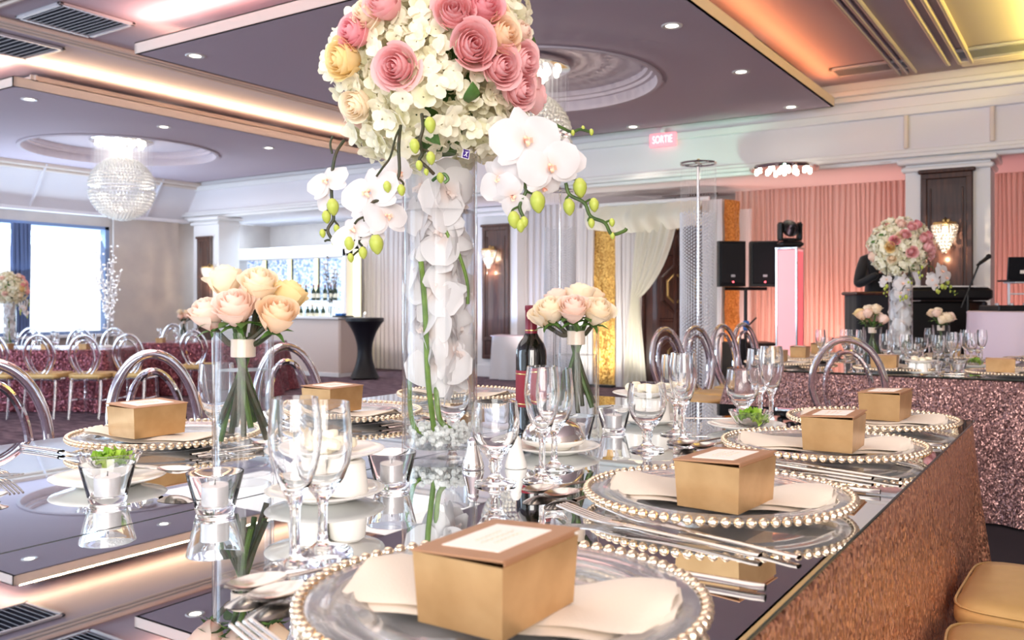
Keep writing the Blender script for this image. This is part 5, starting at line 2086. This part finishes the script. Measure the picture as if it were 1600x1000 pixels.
for k in range(26):
    a = k * 2.4
    z = r.uniform(-.7, .6)
    d = Vector((sqrt(1 - z * z) * cos(a), sqrt(1 - z * z) * sin(a), z))
    if min((d - q[0]).length for q in RD) < .42:
        continue
    lf = MB().grid(lambda u, v: ((u - .5) * .034 * sin(pi * min(1, v * .95 + .05)), v * .06, .010 * sin(3 * v) - .2 * abs(u - .5) * .03), 4, 5)
    lf.build('leaf', 'leaf', ball, True, 2).matrix_local = Tr(*(d * .195)) @ face_dir(d, r.uniform(0, 6)) @ Rx(.5)


def spray(parent, base, pts, blooms, buds, side=(), rad=.0034, mat='dstem'):
    """a trailing orchid spray: stem, blooms and buds, all parts of it"""
    W3 = [pf(a, b, c) - base for a, b, c in pts]
    s = MB().tube(spline(W3, 5), rad, 7)
    for q in side:
        s.tube(spline([pf(a, b, c) - base for a, b, c in q], 4), rad * .7, 6)
    st = s.build('orchid_spray', mat, parent)
    for a, b, c, sz, dx, dz, roll, v in blooms:
        P = pf(a, b, c) - base
        d = (TOCAM + RIGHT * dx + Vector((0, 0, dz))).normalized()
        add_mesh('orchid_bloom', ORC[v % 3], st, Tr(*P) @ face_dir(d, roll) @ Matrix.Scale(sz, 4))
    for a, b, c, sz in buds:
        P = pf(a, b, c) - base
        add_mesh('orchid_bud', BUD, st, Tr(*P) @ Rx(pi + .2) @ Matrix.Scale(sz, 4))
    return st


D = 1.78
# left spray
spray(ball, BC, [(537, 220, 1.80), (525, 240, D), (519, 270, D), (518, 300, D), (520, 330, D), (521, 343, D), (512, 360, D), (521, 378, D)],
      [(512, 283, D - .01, .85, -.5, .5, .4, 0), (505, 304, D + .01, .62, -.9, -.3, 1.4, 1)],
      [(520, 322, D - .005, 1.25), (510, 338, D, .95), (526, 357, D, .65), (504, 364, D, .65), (521, 380, D, .4)],
      [[(519, 240, D), (516, 225, D), (520, 212, D)], [(521, 343, D), (528, 352, D), (527, 356, D)], [(519, 328, D), (511, 330, D), (508, 336, D)],
       [(512, 360, D), (506, 360, D), (504, 364, D)], [(520, 376, D), (512, 375, D), (507, 377, D)]])
# long left-hand spray
spray(ball, BC, [(626, 196, 1.72), (623, 230, 1.70), (624, 270, 1.70), (615, 290, 1.70), (607, 314, 1.70), (584, 315, 1.70), (571, 338, 1.70), (571, 354, 1.70)],
      [(578, 300, 1.71, 1.15, -.5, .3, .3, 0), (566, 316, 1.73, .85, -1.0, -.3, 2.2, 1), (620, 275, 1.74, .8, .3, .4, 1.2, 2), (602, 338, 1.70, .95, .6, .5, .2, 1), (553, 360, 1.70, .9, -.5, .6, .8, 2), (572, 362, 1.71, .7, .4, .5, 2.8, 0)],
      [(605, 291, 1.69, .8), (627, 296, 1.69, .8), (588, 380, 1.69, 1.4), (546, 380, 1.69, 1.0), (567, 394, 1.69, .85), (548, 402, 1.69, .65)],
      [[(626, 198, 1.72), (618, 215, 1.70), (610, 245, 1.70), (598, 262, 1.70), (588, 276, 1.70)], [(624, 280, 1.70), (630, 286, 1.70), (628, 294, 1.69)],
       [(571, 338, 1.70), (560, 343, 1.70), (554, 350, 1.70)], [(578, 364, 1.70), (588, 368, 1.70), (588, 376, 1.69)],
       [(566, 368, 1.70), (561, 378, 1.70), (566, 386, 1.69), (556, 395, 1.69), (549, 402, 1.69)], [(561, 376, 1.70), (552, 376, 1.69), (547, 380, 1.69)], [(566, 386, 1.69), (570, 388, 1.69), (567, 394, 1.69)]])
# front sprig of buds
spray(ball, BC, [(659, 178, 1.66), (661, 200, 1.65), (656, 222, 1.65), (660, 240, 1.66), (656, 250, 1.66), (668, 262, 1.66), (678, 272, 1.67)],
      [], [(648, 227, 1.65, 1.0), (672, 194, 1.65, 1.1), (673, 246, 1.65, .9), (655, 258, 1.65, .7), (666, 268, 1.66, .5)],
      [[(659, 212, 1.65), (650, 216, 1.65), (648, 224, 1.65)], [(660, 182, 1.66), (668, 183, 1.65), (672, 190, 1.65)], [(660, 234, 1.66), (668, 236, 1.65), (672, 243, 1.65)]])
# right-hand blooms
spray(ball, BC, [(778, 196, 1.74), (800, 204, 1.72), (815, 246, 1.70), (818, 262, 1.70), (820, 290, 1.69), (822, 299, 1.69), (812, 322, 1.69), (818, 340, 1.69)],
      [(820, 217, 1.66, 1.30, .15, .1, .15, 0), (858, 258, 1.67, 1.18, .1, -.1, .3, 1), (884, 246, 1.72, .85, .5, .1, -.3, 2), (780, 277, 1.70, .95, -.7, -.1, .9, 0), (800, 306, 1.69, .85, -.5, -.6, 1.7, 1), (848, 292, 1.71, .70, .2, -.5, .5, 2), (806, 262, 1.75, .8, -.2, .2, .7, 1)],
      [(840, 314, 1.68, 1.5), (803, 342, 1.68, 1.2), (813, 352, 1.68, .9), (819, 346, 1.68, .8)],
      [[(822, 299, 1.69), (832, 303, 1.69), (840, 307, 1.68)], [(812, 322, 1.69), (801, 328, 1.69), (800, 337, 1.68)], [(818, 340, 1.69), (814, 344, 1.68), (812, 350, 1.68)], [(811, 280, 1.69), (803, 288, 1.69)]], mat='stem')
spray(ball, BC, [(858, 189, 1.78), (875, 198, 1.78), (893, 206, 1.78), (907, 202, 1.78), (924, 207, 1.78)], [], [(924, 206, 1.78, .5), (895, 207, 1.78, .45), (911, 200, 1.78, .4)], rad=.0032, mat='stem')
spray(ball, BC, [(884, 286, 1.72), (890, 304, 1.72), (913, 317, 1.72), (923, 338, 1.72), (945, 348, 1.72), (956, 366, 1.72), (975, 361, 1.72), (979, 357, 1.72)],
      [], [(889, 322, 1.72, 1.2), (906, 292, 1.72, 1.4), (928, 319, 1.72, 1.0), (924, 348, 1.72, .7), (956, 347, 1.72, .6), (957, 368, 1.72, .5)],
      [[(890, 304, 1.72), (884, 312, 1.72), (888, 318, 1.72)], [(886, 281, 1.72), (898, 280, 1.72), (904, 286, 1.72)], [(913, 317, 1.72), (922, 312, 1.72), (927, 316, 1.72)],
       [(923, 338, 1.72), (919, 344, 1.72), (923, 348, 1.72)], [(945, 348, 1.72), (952, 345, 1.72), (957, 347, 1.72)]], rad=.0036, mat='stem')
# leaf curl under the ball, at the rim
spray(ball, BC, [(676, 282, 1.80), (684, 276, 1.79), (694, 272, 1.79), (700, 280, 1.79), (694, 286, 1.79)], [], [(688, 277, 1.79, .8)], mat='leaf')
# sticker on the rim: violet square with a white X
sp = pf(728, 241, VF - .079)
e = MB()
TS = Tr(sp.x - VX, sp.y - VY, sp.z - TZ) @ Rz(TH + .42) @ Ry(.16)
e.bbox((0, 0, 0), (.0158, .0006, .0195), .0002, TS)
so = e.build('sticker', 'stickw', tall, False)
so['label'] = 'small violet square sticker with a white X at the rim'
MB().bbox((0, -.0005, 0), (.0136, .0006, .0172), .0002, TS).build('sticker_field', 'sticker', so, False)
m = MB()
m.tube(spline([(-.0045, -.0011, -.0040), (-.002, -.0011, -.0035), (.0005, -.0011, .0005), (.0032, -.0011, .0045), (.0046, -.0011, .0045)], 4), .0007, 5, T=TS)
m.tube(spline([(-.0012, -.0011, .0050), (-.0002, -.0011, .0032), (.0005, -.0011, -.001), (.0018, -.0011, -.0045), (.0030, -.0011, -.0052)], 4), .0007, 5, T=TS)
m.build('sticker_mark', 'stickw', so)


# ---- short rose bouquets
def short_bouquet(px, py, f, roses, label, lab_vase, seed, fr):
    p = pz(px, py, TZ)
    v = cyl_vase(lab_vase, .0555, .266, (p.x, p.y), .193, group='short rose vases')
    b = empty('rose_bouquet', label, 'flowers', (p.x, p.y, TZ + .0175), 0, None)
    base = Vector((p.x, p.y, TZ + .0175))
    r = random.Random(seed)
    tie = Vector((0, 0, .215))
    back = []
    for (ax, ay, c, s, dy) in roses:
        P = pf(ax, ay, fr - dy) - base
        # rose head position is its middle; the axis points up and outwards
        out = Vector((P.x, P.y, 0))
        d = (out * 4.0 + TOCAM * (.34 if dy >= 0 else -.1) + Vector((0, 0, .85))).normalized()
        base_p = P - d * .034 * s
        add_rose(b, base_p, d, c, s, r.uniform(0, 6), 1 + int(r.random() * 2))
        back.append((base_p, d))
    for k, (bp, d) in enumerate(back):
        a = k * 2 * pi / len(back) + .4
        t = tie + Vector((.012 * cos(a), .012 * sin(a), 0))
        foot = Vector((-.045 * cos(a), -.045 * sin(a), .04 + .045 * r.random()))
        c1 = t.lerp(foot, .5) + Vector((.004 * cos(a + 1), .004 * sin(a + 1), 0))
        MB().tube(spline([bp, bp.lerp(t, .6) - Vector((0, 0, .004)), t, c1, foot], 5), .0056, 7).build('stem', 'dstem' if k % 3 else 'stem', b)
    for k in range(4):
        a = k * 2 * pi / 4 + .9
        top = tie + Vector((.014 * cos(a), .014 * sin(a), .03))
        MB().tube(spline([top, tie + Vector((.008 * cos(a), .008 * sin(a), 0)), Vector((-.022 * cos(a), -.022 * sin(a), .12)), Vector((-.040 * cos(a), -.040 * sin(a), .045 + .012 * k))], 5), .0052, 7).build('stem', 'dstem' if k % 2 else 'stem', b)
    MB().lathe([(.020, .200), (.0225, .201), (.0225, .233), (.020, .234)], 20).build('ribbon', 'ribbon', b)
    for k in range(9):
        a = k * 2 * pi / 9 + r.uniform(-.2, .2)
        lf = MB().grid(lambda u, v: ((u - .5) * .026 * sin(pi * min(1, v * .93 + .07)), v * .055, .016 * sin(2.2 * v) - .02 * v), 4, 5)
        lf.build('leaf', 'leaf', b, True, 2).matrix_local = Tr(.028 * cos(a), .028 * sin(a), .262) @ Rz(a - pi / 2)
    return v, b


vA, bA = short_bouquet(380, 740, 1.66, [(366, 480, 'blush', 1.02, .05), (404, 444, 'cream', .98, .02), (434, 492, 'peach', .98, .05), (352, 438, 'cream', .9, -.02), (324, 490, 'blush', .9, .02),
                                        (450, 462, 'yellow', .92, -.01), (388, 460, 'blush', .85, -.05), (415, 470, 'peach', .85, -.06)],
                       'bouquet of blush and cream roses in the left short vase', 'short cylinder vase of roses on the left, behind the tealight', 3, 1.66)
vB, bB = short_bouquet(900, 680, 2.138, [(896, 482, 'blush', 1.02, .05), (934, 486, 'cream', 1.02, .04), (860, 484, 'cream', .95, .03), (905, 462, 'cream', .95, -.02), (848, 492, 'cream', .85, 0), (870, 466, 'blush', .75, -.03), (925, 466, 'peach', .85, -.05)],
                       'bouquet of pale blush roses in the second short vase', 'short cylinder vase of roses right of the wine bottle', 8, 2.138)

# ------------------------------------------------------------------ the second table
Z2 = T2['z']


def copy_at(o, loc, rz, scale, label, group=None):
    c = copy_tree(o)
    c.location = loc
    c.rotation_euler = (0, 0, rz)
    c.scale = (scale,) * 3
    c['label'] = label
    if group:
        c['group'] = group
    return c


S2 = .90
tx2, ty2 = -1.05, 6.10
c = copy_at(tall, (tx2, ty2, Z2 + .0006), 1.0, S2, 'tall cylinder vase of orchids on the second table, in front of the piano')
copy_at(sprig, (tx2, ty2, Z2 + .06 * S2), 1.9, S2, 'white orchids standing under water in the tall vase on the second table')
copy_at(ball, (tx2, ty2, Z2 + (BC.z - TZ) * S2), .25, S2 * .93, 'large ball bouquet of hydrangeas and pink roses on the second table')
copy_at(vA, (-1.056, 5.28, Z2 + .0006), 0, .9, 'short rose vase behind the acrylic chair on the second table')
copy_at(bA, (-1.056, 5.28, Z2 + .0165), 2.1, .95, 'bouquet of peach roses on the second table, left of the tall vase')
copy_at(vB, (-.80, 5.98, Z2 + .0006), 0, .9, 'short rose vase on the second table, right of the tall vase')
copy_at(bB, (-.80, 5.98, Z2 + .0165), 1.2, .95, 'bouquet of pale roses on the second table, right of the tall vase')

charger2 = make_charger('x', False)
def setting2(x, y, rz, who, gold=True):
    R = Rz(rz)
    def at(a, b, zz):
        v = R @ Vector((a, b, 0))
        return (x + v.x, y + v.y, Z2 + zz)
    place(charger2, {charger2.name: USED.get('c2')}, at(0, 0, .0006), rz, 'glass charger plate on the second table, ' + who, 'chargers on the second table')
    USED['c2'] = True
    place(protos['napkin'], USED, at(.0, .005, .0055), rz + .2, 'folded napkin on the second table, ' + who, 'napkins on the second table')
    place(protos['box'], USED, at(.03, -.04, .0235), rz + .05, 'gold favor box on the second table, ' + who, 'gold boxes on the second table')


setting2(-.93, 5.20, -pi / 2, 'behind the oval back of the acrylic chair')
setting2(-.375, 5.21, -pi / 2, 'near the right edge of the photo')
setting2(-1.58, 5.30, pi, 'at its near left corner')
setting2(-1.58, 5.80, pi, 'at the middle of its left end')
setting2(-1.58, 6.30, pi, 'at its far left corner')
setting2(-.30, 6.48, pi / 2, 'on its far side at the right edge')
setting2(-.86, 6.48, pi / 2, 'on its far side, behind the tall vase')
g2 = 'glasses crowded on the second table'
r = random.Random(21)
G2 = ((1282, 566, 1), (1293, 562, 0), (1320, 564, 1), (1330, 560, 2), (1345, 566, 1), (1384, 572, 2), (1392, 566, 1), (1402, 573, 0), (1416, 575, 2), (1428, 577, 0),
      (1440, 562, 0), (1452, 560, 1), (1487, 574, 1), (1494, 569, 2), (1480, 570, 0), (1508, 566, 1), (1517, 570, 2), (1534, 566, 1), (1528, 562, 0), (1466, 577, 2), (1340, 574, 0))
for px, py, k in G2:
    p = pz(px, py, Z2)
    nth = ORD[sum(1 for q in G2 if q[2] == k and q[0] < px)]
    place((goblet, flute, wine)[k], USED, (p.x, p.y, Z2 + .0006), r.uniform(0, 6),
          nth + ' from the left of the ' + ('short water goblets', 'tall wine glasses', 'wine glasses')[k] + ' on the second table', g2)
p = pz(1438, 584, Z2)
cup_stack(p, 'stack of white cups and saucers on the second table, in front of the tall vase', .6, .9)
p = pz(1523, 574, Z2)
leaf_bowl(p, 0, 0, 'white saucer under the green leaves on the second table', 'scalloped glass bowl of green leaves on the second table', 'green leaves in the glass bowl on the second table', z=Z2)
for px, py, lab in ((1372, 580, 'tealight holder on the second table, left of the cup stack'), (1462, 582, 'tealight holder on the second table, right of the cup stack'), (1498, 581, 'tealight holder on the second table, near the bowl of leaves')):
    votive(px, py, lab, Z2)
for px, py, a, lab in ((1502, 586, .3, 'spoon on the second table beside the leaf bowl'), (1418, 588, .5, 'spoon on the second table left of the cup stack')):
    q = pz(px, py, Z2)
    place(protos['spoon'], USED, (q.x, q.y, Z2 + .0008), a, lab, 'spoons on the mirror tables')

# ------------------------------------------------------------------ tables by the window
LZ = .76
def far_table(pc, f, L, Wd, lab_t, lab_c, seed):
    p = pf(pc, 472, f)
    e = (p.x, p.y)
    table(-L / 2, L / 2, -Wd / 2, Wd / 2, LZ - .008, .002, lab_t, e, TH)
    cloth('tablecloth', -L / 2 - .01, L / 2 + .01, -Wd / 2 - .01, Wd / 2 + .01, LZ, .015, 'seqd', lab_c, .05, .05, seed, e, TH, wl=.36)
    return p


pA = far_table(88, 11.5, 1.75, 1.1, 'long table by the window, under the plum sequin cloth', 'plum sequin cloth on the table by the window', 12)
pB = far_table(335, 13.3, 1.9, 1.0, 'long table beside the beige wall panel, under the plum sequin cloth', 'plum sequin cloth on the far table behind the left roses', 13)
def off(p, a, b):
    """a metres to the right along the table, b metres away from the camera"""
    return Vector((p.x + RX * a + FX * b, p.y + RY * a + FY * b, 0))


for px, f, w in ((6, 10.45, 'leftmost of the row in front of the window table'), (77, 10.45, 'second from the left in front of the window table'), (146, 10.45, 'third from the left in front of the window table'),
                 (213, 10.6, 'right-hand end of the row by the window table, before the beige panel'), (312, 11.9, 'in front of the far table, left of the short rose vase')):
    p = pf(px, 472, f)
    place(chair, USED, (p.x, p.y, .001), TH, 'acrylic chair ' + w, 'acrylic chairs by the window', 1.05)
for px, f, w in ((33, 12.55, 'left one behind the window table, facing the camera'), (112, 12.55, 'middle one behind the window table, facing the camera'), (166, 12.55, 'right one behind the window table, facing the camera'), (262, 14.9, 'behind the far table, facing the camera')):
    p = pf(px, 472, f)
    place(chair, USED, (p.x, p.y, .001), TH + pi, 'acrylic chair ' + w, 'acrylic chairs by the window', 1.05)
v = off(pA, -.63, .05)
copy_at(tall, (v.x, v.y, LZ + .001), .4, .95, 'tall cylinder vase of orchids on the window table')
copy_at(sprig, (v.x, v.y, LZ + .057), .9, .95, 'white orchids under water in the tall vase on the window table')
copy_at(ball, (v.x, v.y, LZ + (BC.z - TZ) * .95), 2.2, .95, 'ball bouquet of hydrangeas and pink roses on the window table')
NW = {}
for a, b, k in ((-.35, -.3, 1), (-.1, -.34, 2), (.15, -.3, 0), (.42, -.34, 1), (.62, -.3, 2), (-.2, .3, 1), (.3, .3, 0), (.7, .28, 1), (.0, .0, 2)):
    v = off(pA, a, b)
    n = NW[k] = NW.get(k, -1) + 1
    place((goblet, flute, wine)[k], USED, (v.x, v.y, LZ + .001), 0, ORD[n] + ' ' + ('short goblet', 'tall wine glass', 'wine glass')[k] + (' along the front edge' if b < 0 else ' at the back') + ' of the window table', 'glasses on the window table')
for a, b, w in ((-.42, -.38, 'left'), (.08, -.38, 'middle'), (.55, -.38, 'right')):
    v = off(pA, a, b)
    place(protos['box'], USED, (v.x, v.y, LZ + .001), TH, 'gold favor box on the window table, %s one of three' % w, 'gold boxes on the window table')
for a, b, k in ((-.7, -.3, 1), (-.45, -.34, 2), (-.2, -.3, 0), (-.6, .1, 1), (-.32, .1, 2)):
    v = off(pB, a, b)
    place((goblet, flute, wine)[k], USED, (v.x, v.y, LZ + .001), 0, ('short goblet', 'tall wine glass', 'wine glass')[k] + (' at the front' if b < 0 else ' at the back') + ' of the far table behind the left roses', 'glasses on the far table')
v = off(pB, -.46, 0)
copy_at(vA, (v.x, v.y, LZ + .001), 0, 1, 'short rose vase on the far table, behind the left roses')
copy_at(bA, (v.x, v.y, LZ + .018), 1.0, 1.25, 'bouquet of peach roses on the far table, behind the left roses')
v = off(pB, -.66, -.36)
place(protos['box'], USED, (v.x, v.y, LZ + .001), TH, 'gold favor box on the far table beside the beige panel', 'gold boxes on the far table')
# crystal branch tree on the window table
v = off(pA, .62, .1)
e = empty('crystal_tree', 'tall white branching crystal tree before the bright window', 'table decoration', (v.x, v.y, LZ + .001))
MB().lathe([(0, 0), (.09, 0), (.09, .01), (.03, .03), (0, .03)], 20).build('base', 'white', e)
t, cbs = MB(), MB()
r = random.Random(4)
for k in range(9):
    a = k * 2.4
    h = .55 + .06 * k
    tip = Vector((.20 * cos(a) * (1 - k / 14), .20 * sin(a) * (1 - k / 14), h + .25))
    pts = spline([(0, 0, .02), (.02 * cos(a), .02 * sin(a), h * .6), tip], 6)
    t.tube(pts, .006, 5)
    for q in pts[5:]:
        for j in range(3):
            cbs.ball(q + Vector((r.uniform(-.05, .05), r.uniform(-.05, .05), r.uniform(-.06, .05))), .016, 5, 3)
t.build('branches', 'white', e)
tag(cbs.build('crystals', 'crystalc', e, True, .3), kind='stuff')
# curtain at the window and blue shirt-like cloth on a chair
tag(curtain('window_curtain', LX + .12, 8.37, LX + .12, 8.05, .05, 2.72, 5, .06, 'bluecur', 'slate blue curtain hanging at the left side of the bright window', 'curtain', seed=30), kind='thing')
# beige sliding panel on the left wall
o = MB().bbox((LX + .04, 10.72, 1.5), (.05, 1.45, 3.0), .01).build('wall_panel', 'wallp')
tag(o, 'tall beige sliding wall panel right of the bright window', 'wall panel')

# remove prototypes that never found a place
for o in list(bpy.data.objects):
    if o.parent is None and o.get('label') == 'x':
        for c in list(o.children_recursive):
            bpy.data.objects.remove(c)
        bpy.data.objects.remove(o)
